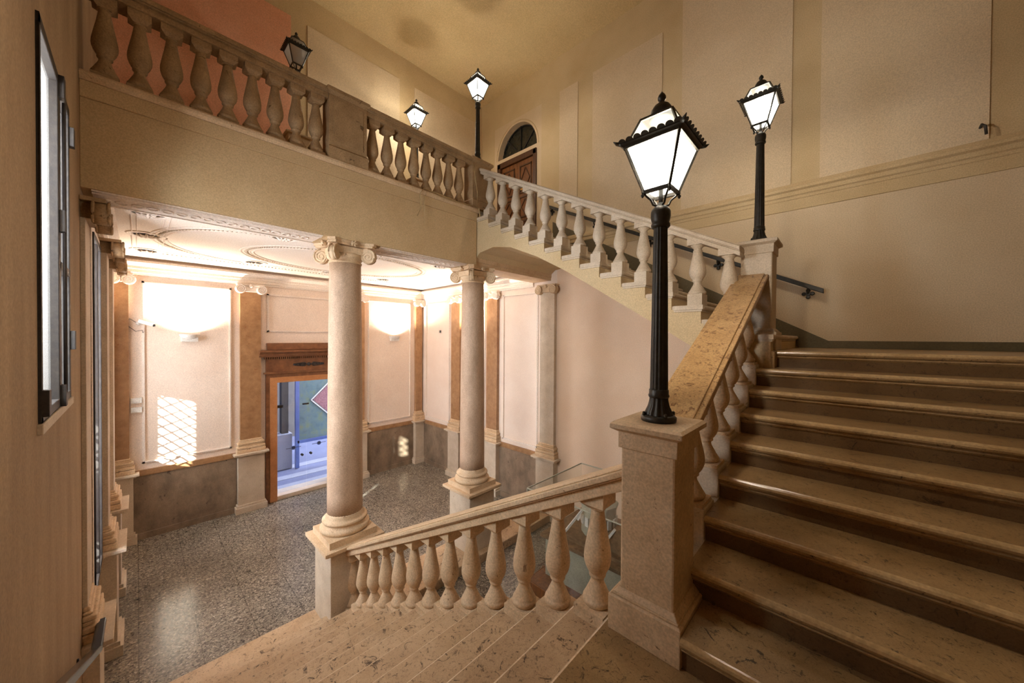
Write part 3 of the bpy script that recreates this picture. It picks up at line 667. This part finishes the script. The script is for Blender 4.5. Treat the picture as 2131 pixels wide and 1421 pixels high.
# ------------------------------------------------------------------ far wall with doorway
DY0, DY1, DT = 2.29, 3.68, -1.10
mb = holes_wall(MB(), 'x', XS - .4, XS, YL - .35, YR + .3, FL, 2.2, [(DY0, DY1, FL, DT)])
structure(mb.build('wall_far', 'cream'))
dr = thing('door_surround', (XS, 2.985, FL), 'orange marble doorway with dark dentilled cornice around the glass entrance', 'door surround')
b = MB()
for (y0, y1, z0, z1) in ((DY0 - .14, DY0 + .01, FL, DT + .12), (DY1 - .01, DY1 + .14, FL, DT + .12), (DY0, DY1, DT - .01, DT + .12)): b.box(XS - .22, XS + .06, y0, y1, z0, z1)
b.build('architrave', 'doorframe', dr, bevel=.006)
b = MB()
for (y0, y1) in ((DY0 - .22, DY0 - .14), (DY1 + .14, DY1 + .22)): b.box(XS, XS + .045, y0, y1, FL, DT + .21)
b.box(XS, XS + .05, DY0 - .22, DY1 + .22, DT + .12, DT + .21); b.build('outer_frame', 'cornicewood', dr, bevel=.004)
b = MB(); b.box(XS, XS + .09, DY0 - .26, DY1 + .26, DT + .21, DT + .25); b.box(XS, XS + .05, DY0 - .22, DY1 + .22, DT + .25, DT + .56); b.build('frieze', 'cornicewood', dr, bevel=.004)
b = MB()
for k in range(44):
    y = DY0 - .25 + k * (DY1 - DY0 + .5) / 43.5; b.box(XS, XS + .10, y, y + .022, DT + .56, DT + .61)
b.build('dentils', 'cornicewood', dr)
b = MB(); b.prism([(XS, DT + .61), (XS + .11, DT + .61), (XS + .14, DT + .65), (XS + .14, DT + .68), (XS + .20, DT + .73), (XS + .20, DT + .76), (XS, DT + .78)], 'y', DY0 - .36, DY1 + .36); b.build('cornice', 'cornicewood', dr)
b = MB(); b.box(XS, XS + .06, DY0 - .2, DY1 + .2, DT + .78, DT + .94); b.build('blocking_course', 'cornicewood', dr, bevel=.004)
b = MB(); yc = (DY0 + DY1) / 2
def leafy(b, yc, zc2):
    for s in (-1, 1):
        for k in range(7):
            y = yc + s * (.07 + k * .038); hgt = .05 * (1 - (k / 7.5) ** 1.3) + .006
            b.tube([(XS + .055, y, zc2), (XS + .07, y + s * .02, zc2 + hgt * .7), (XS + .055, y + s * .05, zc2 + hgt)], [.014, .012, .003], 6)
            b.tube([(XS + .055, y, zc2), (XS + .07, y + s * .02, zc2 - hgt * .7), (XS + .055, y + s * .05, zc2 - hgt)], [.014, .012, .003], 6)
        b.tube([(XS + .055, yc + s * .05, zc2), (XS + .06, yc + s * .35, zc2)], .01, 6)
    b.lathe([(.045, 0), (.045, .012), (.03, .02), (.01, .022)], XS + .05, yc, zc2, 16, axis='x')
leafy(b, yc, DT + .41); b.build('carved_foliage', 'dull_iron', dr)
structure(MB().box(XS - .45, XS + .02, DY0, DY1, FL, FL + .10).build('trim_70', 'stonepale', bevel=.01))
# frameless glass door leaves
def door_leaf(y0, y1, nm, hinge):
    t = thing(nm, (XS - .14, (y0 + y1) / 2, FL + .11), None, None); t['kind'] = 'structure'
    MB().box(XS - .145, XS - .135, y0, y1, FL + .11, DT - .62).build('pane', 'doorglass', t)
    kb = MB(); kb.lathe([(.006, -.05), (.022, -.045), (.03, -.03), (.03, -.02), (.008, -.012), (.008, .012), (.03, .02), (.03, .03), (.022, .045), (.006, .05)], XS - .14, hinge, FL + .94, 14, axis='x'); kb.build('door_knob', 'black', t)
    return t
d1 = door_leaf(DY0 + .01, yc - .004, 'door_1', yc - .1); d2 = door_leaf(yc + .004, DY1 - .01, 'door_2', yc + .1)
MB().box(XS - .145, XS - .135, DY0 + .01, DY1 - .01, DT - .612, DT - .012).build('door_transom', 'doorglass', d1)
MB().box(XS - .16, XS - .12, DY0 + .005, DY0 + .17, DT - .65, DT - .58).build('hinge', 'dull_iron', d1)
MB().box(XS - .16, XS - .12, yc - .09, yc + .05, DT - .64, DT - .60).build('patch_fitting', 'dull_iron', d1)
for y, dd in ((DY0 + .40, d1), (DY1 - .40, d2)):
    b = MB(); b.lathe([(.05, 0), (.05, .003)], XS - .134, y, FL + 1.16, 24, axis='x'); b.build('oval_sticker', 'bluemetal', dd)
    b = MB()
    for k, (dy, dz) in enumerate([(-.026, 0), (-.013, 0), (0, 0), (.013, 0), (.026, 0)]): b.box(XS - .132, XS - .1305, y + dy - .004, y + dy + .004, FL + 1.145, FL + 1.175)
    for s in (-1, 1):
        for k in range(7): b.box(XS - .134, XS - .132, y + s * (.062 + k * .016) - .005, y + s * (.062 + k * .016) + .005, FL + 1.150 + (k % 2) * .004, FL + 1.170)
    b.build('sticker_lettering', 'black', dd)

# ------------------------------------------------------------------ windows on the left wall
def window(nm, a, grille, mat, frmat='dull_iron', mull=True):
    x0, x1, z0, z1 = a; t = thing(nm, ((x0 + x1) / 2, YL - .1, z0), None, None); t['kind'] = 'structure'
    xm = (x0 + x1) / 2 if mull else x0 + .05; b = MB(); yy = YL + .012
    for (p, q, r, s) in ((x0, x0 + .045, z0, z1), (x1 - .045, x1, z0, z1), (x0, x1, z0, z0 + .05), (x0, x1, z1 - .05, z1), (xm - .03, xm + .03, z0, z1)): b.box(p, q, yy - .03, yy + .03, r, s)
    b.build('window_frame', frmat, t, bevel=.004)
    MB().box(x0 + .045, xm - .03, yy - .004, yy + .004, z0 + .05, z1 - .05).build('pane', mat, t); MB().box(xm + .03, x1 - .045, yy - .004, yy + .004, z0 + .05, z1 - .05).build('pane', mat, t)
    if grille:
        g = MB(); st = .19; W_ = x1 - x0; H_ = z1 - z0
        k = -int(H_ / st) - 1
        while k * st < W_:
            for s in (1, -1):
                pts_ = []
                for u in (0, H_):
                    pts_.append((k * st + u, u))
                (ua, va), (ub, vb) = pts_
                if ua < 0: va += -ua; ua = 0
                if ub > W_: vb -= (ub - W_); ub = W_
                if vb > va + .01:
                    f = (lambda q: x0 + q) if s == 1 else (lambda q: x1 - q)
                    g.bar((f(ua), YL - .25, z0 + va), (f(ub), YL - .25, z0 + vb), .02)
            k += 1
        g.build('grille', 'dull_iron', t)
    return t
window('window_1', W1, True, 'glass'); window('window_2', W2, True, 'glass', mull=False)
# stair window : two flush sashes with frosted panes
x0, x1, z0, z1 = W0
t = thing('window_4', ((x0 + x1) / 2, YL - .05, z0), None, None); t['kind'] = 'structure'; xm = -3.46
b = MB()
for (p, q, r, s) in ((x0, x0 + .04, z0, z1), (x1 - .04, x1, z0, z1), (x0, x1, z0, z0 + .05), (x0, x1, z1 - .05, z1), (xm - .045, xm + .045, z0, z1), (x0, xm, .40, .45)): b.box(p, q, YL - .05, YL + .012, r, s)
b.build('window_frame', 'dull_iron', t, bevel=.004)
for p, q in ((x0 + .04, xm - .045), (xm + .045, x1 - .04)): MB().box(p, q, YL - .03, YL - .022, z0 + .05, z1 - .05).build('pane', 'frost', t)
for xx, zz in ((xm, -.43), (xm, 1.42), (x0, -.1), (x0, 1.3), (x1 - .03, -.4), (xm, .62)): MB().box(xx - .03, xx + .03, YL + .005, YL + .035, zz, zz + .13).build('hinge', 'dull_iron', t, bevel=.003)
MB().tube([(xm, YL + .03, -.35), (xm, YL + .03, 1.4)], .008, 6).build('bolt_rod', 'dull_iron', t)
MB().box(x0 - .04, x1 + .03, YL - .2, YL + .02, z0 - .05, z0).build('window_sill', 'stonepale', t, bevel=.004)

# ------------------------------------------------------------------ upper wooden door
t = thing('door_3', (cxd, YR, GAL), None, None); t['kind'] = 'structure'
b = MB()
for (p, q, r, s) in ((DX0, DX0 + .10, GAL, DZ1), (DX1 - .10, DX1, GAL, DZ1), (DX0, DX1, DZ1 - .12, DZ1)): b.box(p, q, YR - .03, YR + .12, r, s)
b.build('door_frame', 'wooddark', t, bevel=.008)
for p, q, hx in ((DX0 + .10, cxd - .003, cxd - .07), (cxd + .003, DX1 - .10, cxd + .07)):
    lf = MB().box(p, q, YR + .03, YR + .08, GAL + .01, DZ1 - .12).build('door_leaf', 'wood', t)
    for z0_, z1_ in ((.12, .55), (.62, 1.12), (1.2, 1.86)):
        b = MB(); c0, c1, d0, d1_ = p + .08, q - .08, GAL + z0_, GAL + z1_
        for (e, f, g_, h_) in ((c0, c1, d0, d0 + .03), (c0, c1, d1_ - .03, d1_), (c0, c0 + .03, d0, d1_), (c1 - .03, c1, d0, d1_)): b.box(e, f, YR + .012, YR + .031, g_, h_)
        m0, m1 = (c0 + c1) / 2, (d0 + d1_) / 2; e = .13; hh = (d1_ - d0) / 2 - .07
        for k in range(4):
            A = [(m0 + e, m1), (m0, m1 + hh), (m0 - e, m1), (m0, m1 - hh)]; b.bar((A[k][0], YR + .02, A[k][1]), (A[(k + 1) % 4][0], YR + .02, A[(k + 1) % 4][1]), .018)
        b.build('panel_moulding', 'wooddark', lf)
    MB().lathe([(.01, 0), (.01, -.03), (.028, -.04), (.028, -.055), (.01, -.062)], hx, YR + .03, GAL + 1.0, 14, axis='y').build('door_knob', 'brass', lf)
MB().box(cxd + .10, cxd + .22, YR + .018, YR + .03, GAL + 1.28, GAL + 1.40).build('name_plate', 'brass', t)
tag(MB().box(-5.16, -5.09, YR - .02, YR, GAL + 1.02, GAL + 1.15).build('light_switch', 'plastic', org=(-5.12, YR, GAL + 1.02), bevel=.004), 'small white switch on the wall right of the upper wooden door', 'switch')
tag(MB().tube([(1.0, YR, 2.30), (1.0, YR - .08, 2.31), (1.02, YR - .10, 2.28), (1.03, YR - .09, 2.19)], .012, 8).build('wall_hook', 'dull_iron', org=(1, YR, 2.2)), 'small bent metal hook above the long wall moulding at upper right', 'hook')

# ------------------------------------------------------------------ street lamps
def lamp(loc, label, lit=True, hpole=1.0, watt=None, group='lantern posts around the stairs'):
    x, y, z = loc
    t = thing('lamp_post', loc, label, 'lamp', group)
    b = MB(); b.lathe([(.088, 0), (.09, .012), (.09, .022), (.082, .03), (.078, .034)], x, y, z, 32)
    for k in range(4):
        a = PI / 4 + k * PI / 2; b.lathe([(.009, .03), (.009, .045), (.004, .05)], x + .08 * math.cos(a), y + .08 * math.sin(a), z, 8)
    b.build('foot', 'iron', t)
    def fluted(prof, seg=16, depth=.1):
        f = MB(); N = seg * 4; v = []
        for r, q in prof:
            for k in range(N): rr = r * (1 - depth * (0.5 + 0.5 * math.cos(2 * PI * k / 4))); a = 2 * PI * k / N; v.append((x + rr * math.cos(a), y + rr * math.sin(a), z + q))
        f.add(v, [(i * N + k, i * N + (k + 1) % N, (i + 1) * N + (k + 1) % N, (i + 1) * N + k) for i in range(len(prof) - 1) for k in range(N)], True); return f
    s = hpole
    f = fluted([(.074, .03), (.068, .05), (.055, .08), (.048, .11), (.047, .125)], 12, .16); f.lathe([(.05, .125), (.054, .135), (.050, .145), (.050, .165), (.046, .17)], x, y, z, 24); f.build('base_bell', 'iron', t)
    f = fluted([(.046, .17), (.043, .4 * s), (.040, .7 * s), (.035, 1.03 * s)], 14, .12); f.build('pole', 'iron', t)
    zt = 1.03 * s
    b = MB(); b.lathe([(.040, 0), (.048, .008), (.048, .02), (.043, .028), (.046, .04), (.05, .06), (.05, .085), (.045, .1), (.03, .115), (.016, .122), (.014, .135)], x, y, z + zt, 24); b.build('collar', 'iron', t)
    zl = z + zt + .19; a0, a1 = .066, .138; zT = zl + .235; zR = zT + .145; a2 = .082
    b = MB()
    for sx in (-1, 1):
        for sy in (-1, 1):
            b.tube([(x + sx * .008, y + sy * .008, zl - .075), (x + sx * .03, y + sy * .03, zl - .065), (x + sx * .038, y + sy * .038, zl - .04), (x + sx * .055, y + sy * .055, zl - .02), (x + sx * .068, y + sy * .068, zl)], .006, 6)
            b.lathe([(.003, -.03), (.01, -.018), (.004, -.008), (.008, 0)], x + sx * .07, y + sy * .07, zl, 8)
    b.tube([(x, y, zl - .1), (x, y, zl + .05)], .012, 8); b.build('cradle', 'iron', t)
    b = MB(); A = lambda r, zz: [(x - r, y - r, zz), (x + r, y - r, zz), (x + r, y + r, zz), (x - r, y + r, zz)]
    lo, hi, rf = A(a0, zl), A(a1, zT), A(a2, zR)
    for k in range(4):
        b.bar(lo[k], lo[(k + 1) % 4], .014, .018); b.bar(hi[k], hi[(k + 1) % 4], .018, .022); b.bar(lo[k], hi[k], .013); b.bar(hi[k], rf[k], .011); b.bar(rf[k], rf[(k + 1) % 4], .011)
    lf_ = b.build('lantern', 'iron', t)
    b = MB(); fl = .162; oz = zT + .004
    for k in range(4):
        p, q = Vector(A(a1 + .004, oz)[k]), Vector(A(a1 + .004, oz)[(k + 1) % 4]); P, Q = Vector(A(fl, oz + .012)[k]), Vector(A(fl, oz + .012)[(k + 1) % 4])
        b.add([p, q, Q, P, p + Vector((0, 0, -.006)), q + Vector((0, 0, -.006)), Q + Vector((0, 0, -.006)), P + Vector((0, 0, -.006))], [(0, 1, 2, 3), (7, 6, 5, 4), (0, 4, 5, 1), (3, 2, 6, 7)])
        N = 8; out = (P + Q) / 2 - Vector((x, y, oz + .012)); out.normalize()
        for m in range(N):
            c = P.lerp(Q, (m + .5) / N); e = (Q - P).normalized(); rr = (Q - P).length / N / 2
            up = (Vector((0, 0, 1)) * .6 + out * .65).normalized()
            ring_ = [c + e * (rr * math.cos(PI * j / 8)) + up * (rr * .95 * math.sin(PI * j / 8)) for j in range(9)]
            th = out * .004; b.add(ring_ + [v_ + th for v_ in ring_], [tuple(range(9)), tuple(range(17, 8, -1))] + [(j, j + 1, 10 + j, 9 + j) for j in range(8)])
        c = P; d = (P - Vector((x, y, P.z))).normalized(); b.tube([c - d * .01, c + d * .012 + Vector((0, 0, .002)), c + d * .03 + Vector((0, 0, .012))], [.012, .009, .002], 6)
    b.build('crest', 'iron', lf_)
    pm, rm = ('litpane', 'lidpane') if lit else ('offpane', 'offpane')
    for k in range(4):
        s_ = MB(); k2 = (k + 1) % 4; s_.add([lo[k], lo[k2], hi[k2], hi[k]], [(0, 1, 2, 3)]); s_.build('pane', pm, lf_)
    s_ = MB()
    for k in range(4): k2 = (k + 1) % 4; s_.add([hi[k], hi[k2], rf[k2], rf[k]], [(0, 1, 2, 3)])
    s_.build('roof_glass', rm, lf_)
    b = MB(); b.lathe([(.05, -.004), (.062, .0), (.064, .012), (.056, .018), (.058, .03), (.054, .055), (.040, .078), (.022, .092), (.014, .098), (.013, .106), (.02, .114), (.021, .126), (.016, .138), (.006, .15), (.002, .156)], x, y, zR, 24); b.build('dome', 'iron', lf_)
    b = MB(); b.lathe([(.012, 0), (.03, .03), (.034, .055), (.026, .085), (.008, .1)], x, y, zl + .06, 16); b.build('bulb', 'bulb' if lit else 'plastic', lf_)
    if lit:
        ld_ = bpy.data.lights.new('lantern_light', 'POINT'); ld_.energy = watt or LAMP_W; ld_.color = LAMP_COL; ld_.shadow_soft_size = .035
        lo_ = bpy.data.objects.new('lantern_light', ld_); COL.objects.link(lo_); lo_.parent = t; lo_.location = (0, 0, zl - z + .185); ORG[lo_.name] = loc
    return t
lamp(((XP0 + XP1) / 2, 1.93, L1 + 1.11), 'largest lit lantern on its fluted black post, on the near pier', watt=64.0)
lamp((-.70, 4.50, L2 + 1.12), 'lit lantern post on the far landing pier at right')
lamp((-4.86, 4.20, GAL + .89), 'lit lantern post on the gallery corner pier above the farther column', hpole=.92)
for y, lit, l, l2 in ((3.88, True, 'lit lantern peeping over the gallery rail at its centre', 'plain pedestal behind the gallery rail under the lit lantern'), (1.74, False, 'unlit grey lantern above the gallery rail at upper left', 'plain pedestal behind the gallery rail under the unlit lantern')):
    tag(MB().box(-6.52, -6.22, y - .15, y + .15, GAL, GAL + .86).box(-6.55, -6.19, y - .18, y + .18, GAL + .86, GAL + .89).build('pedestal', 'panel', org=(-6.37, y, GAL), bevel=.005), l2, 'pedestal')
    lamp((-6.37, y, GAL + .89), l, lit, hpole=.90)

# ------------------------------------------------------------------ wall uplighters in the lobby
def sconce(u, label, side='S'):
    T = (lambda o, a, z: (XS + o, a, z)) if side == 'S' else (lambda o, a, z: (a, YR - o, z))
    t = thing('wall_uplighter', T(0, u, -.12), label, 'wall lamp', 'white bowl uplighters on the lobby walls')
    p, q = T(0, u - .13, -.12), T(.09, u + .13, .0)
    MB().box(p[0], q[0], p[1], q[1], p[2], q[2]).build('back_box', 'plastic', t, bevel=.006)
    b = MB(); v = []; seg = 20; rows = 8
    for i in range(rows + 1):
        a = PI / 2 * i / rows; r = .165 * math.sin(a); zz = .03 - .11 * math.cos(a)
        for k in range(seg + 1): ph = -PI / 2 + PI * k / seg; v.append(T(.02 + r * math.cos(ph), u + r * math.sin(ph), zz))
    b.add(v, [(i * (seg + 1) + k, i * (seg + 1) + k + 1, (i + 1) * (seg + 1) + k + 1, (i + 1) * (seg + 1) + k) for i in range(rows) for k in range(seg)], True); b.build('bowl', 'plastic', t)
    l = bpy.data.lights.new('uplight', 'SPOT'); l.energy = SCONCE_W; l.color = SCONCE_COL; l.shadow_soft_size = .07; l.spot_size = math.radians(160); l.spot_blend = .9
    o = bpy.data.objects.new('uplight', l); COL.objects.link(o); o.parent = t; o.location = Vector(T(.16, u, .08)) - Vector(T(0, u, -.12)); o.rotation_euler = (PI, 0, 0)
sconce(.75, 'white bowl uplighter glowing on the wall panel left of the doorway')
sconce(5.32, 'white bowl uplighter glowing on the wall panel near the far corner')
sconce(-7.33, 'added uplighter on the right lobby wall, unseen behind the farther column', 'R')  # extra unseen light, added to strengthen the glow in this corner


# ------------------------------------------------------------------ small fittings in the lobby
t = thing('security_camera', (XS, .0, .22), 'small white security camera with dangling wires high on the far wall', 'camera')
MB().lathe([(.04, 0), (.04, .03), (.02, .05)], XS, .02, .24, 16, axis='x').build('mount', 'plastic', t)
MB().tube([(XS + .05, .02, .24), (XS + .10, .06, .25)], .015, 8).build('arm', 'plastic', t)
MB().bar((XS + .08, .02, .28), (XS + .13, .22, .21), .07, .07).build('housing', 'plastic', t, bevel=.008)
MB().lathe([(.028, 0), (.022, .035)], XS + .125, .21, .20, 14, axis='y').build('lens', 'black', t)
MB().tube([(XS + .02, .0, .24), (XS + .03, -.10, .32), (XS + .03, -.14, .2), (XS + .05, -.02, .08), (XS + .06, .07, .1), (XS + .07, .08, .05)], .005, 6).build('cable', 'black', t)
for z, l in ((-1.30, 'upper of the two small white boxes at left end of the far wall'), (-1.48, 'lower of the two small white boxes at left end of the far wall')):
    tag(MB().box(XS, XS + .06, -.09, .06, z, z + .10).box(XS + .06, XS + .066, -.06, .03, z + .02, z + .08).build('junction_box', 'plastic', org=(XS, 0, z), bevel=.008), l, 'box', 'white boxes on the far wall')
tag(MB().box(-8.98, -8.92, YR - .03, YR, .14, .21).build('alarm_sensor', 'black', org=(-8.95, YR, .14), bevel=.004), 'tiny black square sensor on the bright right lobby wall', 'sensor')

# ------------------------------------------------------------------ handrails
def wall_bracket(parent, x, z):
    b = MB(); y = YR
    b.tube([(x, y - .02, z - .06), (x, y - .08, z - .03), (x, y - .10, z + .03)], .012, 8)
    for k in range(4):
        a = PI / 2 * k; c, s = math.cos(a), math.sin(a)
        b.lathe([(.016, 0), (.026, .012), (.022, .025), (.006, .03)], x + .045 * c, y - .03, z - .06 + .045 * s, 10, axis='y')
        b.tube([(x, y - .012, z - .06), (x + .045 * c, y - .012, z - .06 + .045 * s)], .014, 6)
    b.lathe([(.026, -.04), (.03, -.02), (.03, 0)], x, y, z - .06, 12, axis='y')
    b.build('bracket', 'iron', parent)
h = thing('handrail', (-2.5, YR, L2 + .8), 'black flat handrail on ornate brackets along the right wall above the upper flight', 'handrail')
hx0, hz0, hx1, hz1 = -.25, .645, -4.95, 2.95
MB().prism([(hx0, hz0 + .022), (hx0, hz0 - .04), (hx1, hz1 - .04), (hx1, hz1 + .022)], 'y', YR - .13, YR - .07).build('rail_bar', 'iron', h, bevel=.006)
for k in range(5):
    u = .035 + k * .232; wall_bracket(h, hx0 + (hx1 - hx0) * u, hz0 + (hz1 - hz0) * u - .045)
h = thing('handrail', (-4, YL, -2.7), 'dark polished handrail on the left wall at the foot of the lower flight', 'handrail')
def zl1(x): return L1 + .84 + (.528) * (x + .97)
e1 = (-4.15, YL + .11, zl1(-4.15)); e2 = (-4.72, YL + .11, zl1(-4.15) - .1)
MB().prism([(-.9, zl1(-.9)), (-.9, zl1(-.9) - .045), (-4.2, zl1(-4.2) - .045), (-4.75, zl1(-4.2) - .12), (-4.75, zl1(-4.2) - .075), (-4.2, zl1(-4.2))], 'y', YL + .075, YL + .135).build('rail_bar', 'steel', h, bevel=.008)
for x in (-1.6, -2.9, -4.3):
    zz = zl1(max(x, -4.2)) - (.05 if x > -4.2 else .07)
    MB().tube([(x, YL, zz - .05), (x, YL + .06, zz - .05), (x, YL + .10, zz)], .01, 8).lathe([(.03, 0), (.03, .01), (.01, .014)], x, YL, zz - .05, 12, axis='y').build('bracket', 'steel', h)

# loose cables on the gallery fascia
cb = MB(); xf = XF + .062
cb.tube([(XF - .0, 4.0, GAL + .80), (xf + .02, 3.98, GAL + .55), (xf + .01, 4.05, GAL + .25), (xf, 4.05, GAL + .02), (xf, 3.7, GAL - .02), (xf, 3.3, GAL - .0), (xf, 3.0, GAL + .01), (xf, 2.92, GAL - .1), (xf, 2.95, GAL - .3), (xf - .03, 2.9, GAL - .42)], .007, 6)
cb.tube([(xf, 3.9, GAL - .01), (xf, 3.4, GAL - .04), (xf, 3.05, GAL + .005), (xf, 3.0, GAL - .2), (xf - .03, 3.02, GAL - .55)], .004, 6)
cb.tube([(xf, 4.1, GAL - .0), (xf, 4.12, GAL - .12), (xf - .02, 4.13, GAL - .22)], .012, 6)
tag(cb.build('loose_cable', 'wire', org=(XF, 3.4, GAL)), 'thin loose cables drooping over the gallery ledge near the corner pier', 'cable')

# ------------------------------------------------------------------ display case with architectural model, under the upper flight
cx0, cx1, cy0, cy1 = -3.48, -1.75, 4.02, 5.5; zt = -2.26; zb = -3.05
t = thing('display_case', ((cx0 + cx1) / 2, (cy0 + cy1) / 2, FL), 'glass display case holding an architectural model below the stairs', 'display case')
b = MB()
b.box(cx0 + .12, cx1, cy0 + .3, cy1, FL + .0, zb).build('cabinet', 'card', t, bevel=.004)
MB().box(cx0 + .06, cx1 + .02, cy0 + .24, cy1 + .02, zb, zb + .05).build('cabinet_top', 'modelbrown', t, bevel=.006)
for a, c, d, e in ((cx0, cx0 + .012, cy0, cy1), (cx0, cx1, cy0, cy0 + .012)): MB().box(a, c, d, e, FL + .32, zt).build('side_glass', 'caseglass', t)
MB().box(cx0, cx1, cy0, cy1, zt, zt + .012).build('top_glass', 'caseglass', t)
b = MB()
for p, q in (((cx0, cy0), (cx1, cy0)), ((cx0, cy0), (cx0, cy1)), ((cx0, cy1), (cx1, cy1))): b.bar((p[0], p[1], zt + .006), (q[0], q[1], zt + .006), .014)
b.bar((cx0, cy0, FL + .3), (cx0, cy0, zt), .012); b.build('edge_strip', 'card', t)
MB().box(cx0 - .01, cx1, cy0 - .01, cy1, FL, FL + .32).box(cx0 - .03, cx0, cy0 + .4, cy0 + .44, FL, FL + .32).build('wood_base', 'wood', t, bevel=.004)
tm = thing('architectural_model', (-2.5, 4.8, zb + .05), 'brown and grey model building with a round tower inside the glass case', 'model')
b = MB(); zz = zb + .05
b.box(-3.2, -2.0, 4.4, 5.3, zz, zz + .05); b.build('model_base', 'modelbrown', tm)
b = MB(); b.lathe([(.26, 0), (.26, .42), (.29, .43), (.29, .46), (.24, .48)], -2.75, 4.85, zz + .05, 10, smooth=False); tw = b.build('round_tower', 'card', tm)
for k in range(8):
    a = PI + .5 + k * .44; b = MB(); b.box(-.03, .03, -.012, .012, 0, .13); o = b.build('model_window', 'plastic', tw); o.location = Vector((-2.75 + .262 * math.cos(a), 4.85 + .262 * math.sin(a), zz + .2)) - Vector(ORG[tm.name]) ; o.rotation_euler = (0, 0, a + PI / 2)
    for vv in o.data.vertices: vv.co = vv.co + Vector(ORG[tm.name])
b = MB(); b.prism([(-2.4, zz + .05), (-2.4, zz + .3), (-2.15, zz + .45), (-1.9, zz + .3), (-1.9, zz + .05)], 'y', 4.5, 5.2); b.build('model_house', 'modelbrown', tm)
b = MB(); b.bar((-3.1, 4.45, zz + .06), (-2.9, 4.62, zz + .4), .03, .03); b.bar((-3.15, 4.9, zz + .06), (-2.98, 4.9, zz + .35), .03); b.bar((-2.5, 4.45, zz + .06), (-2.3, 4.5, zz + .38), .03); b.build('timber_brace', 'plastic', tm)

# ------------------------------------------------------------------ outside the entrance and the windows
structure(MB().box(-16, XS - .4, -4, 9, FL - .12, FL - .02).build('ground', 'pavedark'))
mb = MB()
for x in (-10.75, -11.45, -12.3): mb.box(x - .16, x + .16, -4, 9, FL - .02, FL - .012)
structure(mb.build('ground_paving_bands', 'pavelight'))
t = thing('map_panel', (-12.0, 4.1, FL), 'big printed panel with a tilted red square on blue posts outside the doors', 'sign')
MB().box(-12.05, -12.0, 3.33, 5.6, -3.15, -.3).build('panel_sheet', 'poster', t)
b = MB(); b.box(-12.08, -11.97, 3.25, 3.35, FL, 0); b.box(-12.08, -11.97, 3.3, 5.6, -3.22, -3.13); b.build('panel_frame', 'bluemetal', t, bevel=.005)
b = MB(); s_ = .62; pc_ = (4.35, -1.95); b.prism([(pc_[0] - s_, pc_[1]), (pc_[0], pc_[1] + s_), (pc_[0] + s_, pc_[1]), (pc_[0], pc_[1] - s_)], 'x', -12.0, -11.99); b.build('tilted_square', 'posterred', t)
b = MB(); Q = [(pc_[0] - s_ - .05, pc_[1]), (pc_[0], pc_[1] + s_ + .05), (pc_[0] + s_ + .05, pc_[1]), (pc_[0], pc_[1] - s_ - .05)]
for k in range(4): b.bar((-11.99, *Q[k]), (-11.99, *Q[(k + 1) % 4]), .03)
b.build('square_border', 'plastic', t)
t = thing('stone_pillar', (-12.3, 3.0, FL), 'pale square pillar standing outside left of the entrance view', 'pillar')
MB().box(-12.45, -12.2, 2.95, 3.12, -2.9, 1.0).box(-12.45, -12.25, 2.72, 2.84, -2.9, 1).build('shaft', 'outwall', t); MB().box(-12.5, -12.1, 2.78, 3.2, FL, -2.9).build('plinth', 'pavelight', t, bevel=.02)
structure(MB().box(-16.2, -16, -4, 9, FL - .1, 4).build('wall_outside', 'outwall'))
structure(MB().box(-13.6, -13.5, -1, 2.75, FL - .1, 3).build('wall_outside_blue', 'bluemetal'))
# added sun blocker outside the lobby windows, its holes shape the sun patches
mb = holes_wall(MB(), 'y', -1.75, -1.6, -10.5, -3.9, FL, 1.45, [(-8.62, -8.14, -1.85, -.45), (-5.03, -4.63, -1.0, -.40), (-4.95, -4.75, -1.97, -1.70)])
mb.box(-60, -10.5, -1.75, -1.6, FL, 15); mb.box(-1.2, 3.4, -6.2, -6.0, FL, 4.1)  # added walls: dark backdrop for the stair pane, sun block for the stair window
structure(mb.build('wall_sun_blocker', 'blockerwall'))
structure(MB().box(-16, 6, -6, YL - .35, FL - .05, FL).build('ground_side_yard', 'outwall'))

# ------------------------------------------------------------------ lift everything so that the lobby floor is z = 0
for o in list(S.objects):
    if o.parent is None and o.name != 'sun':
        o.location.z += ZO
bpy.context.view_layer.update()
for o in list(S.objects):
    if o.type == 'EMPTY' and not o.children: bpy.data.objects.remove(o)
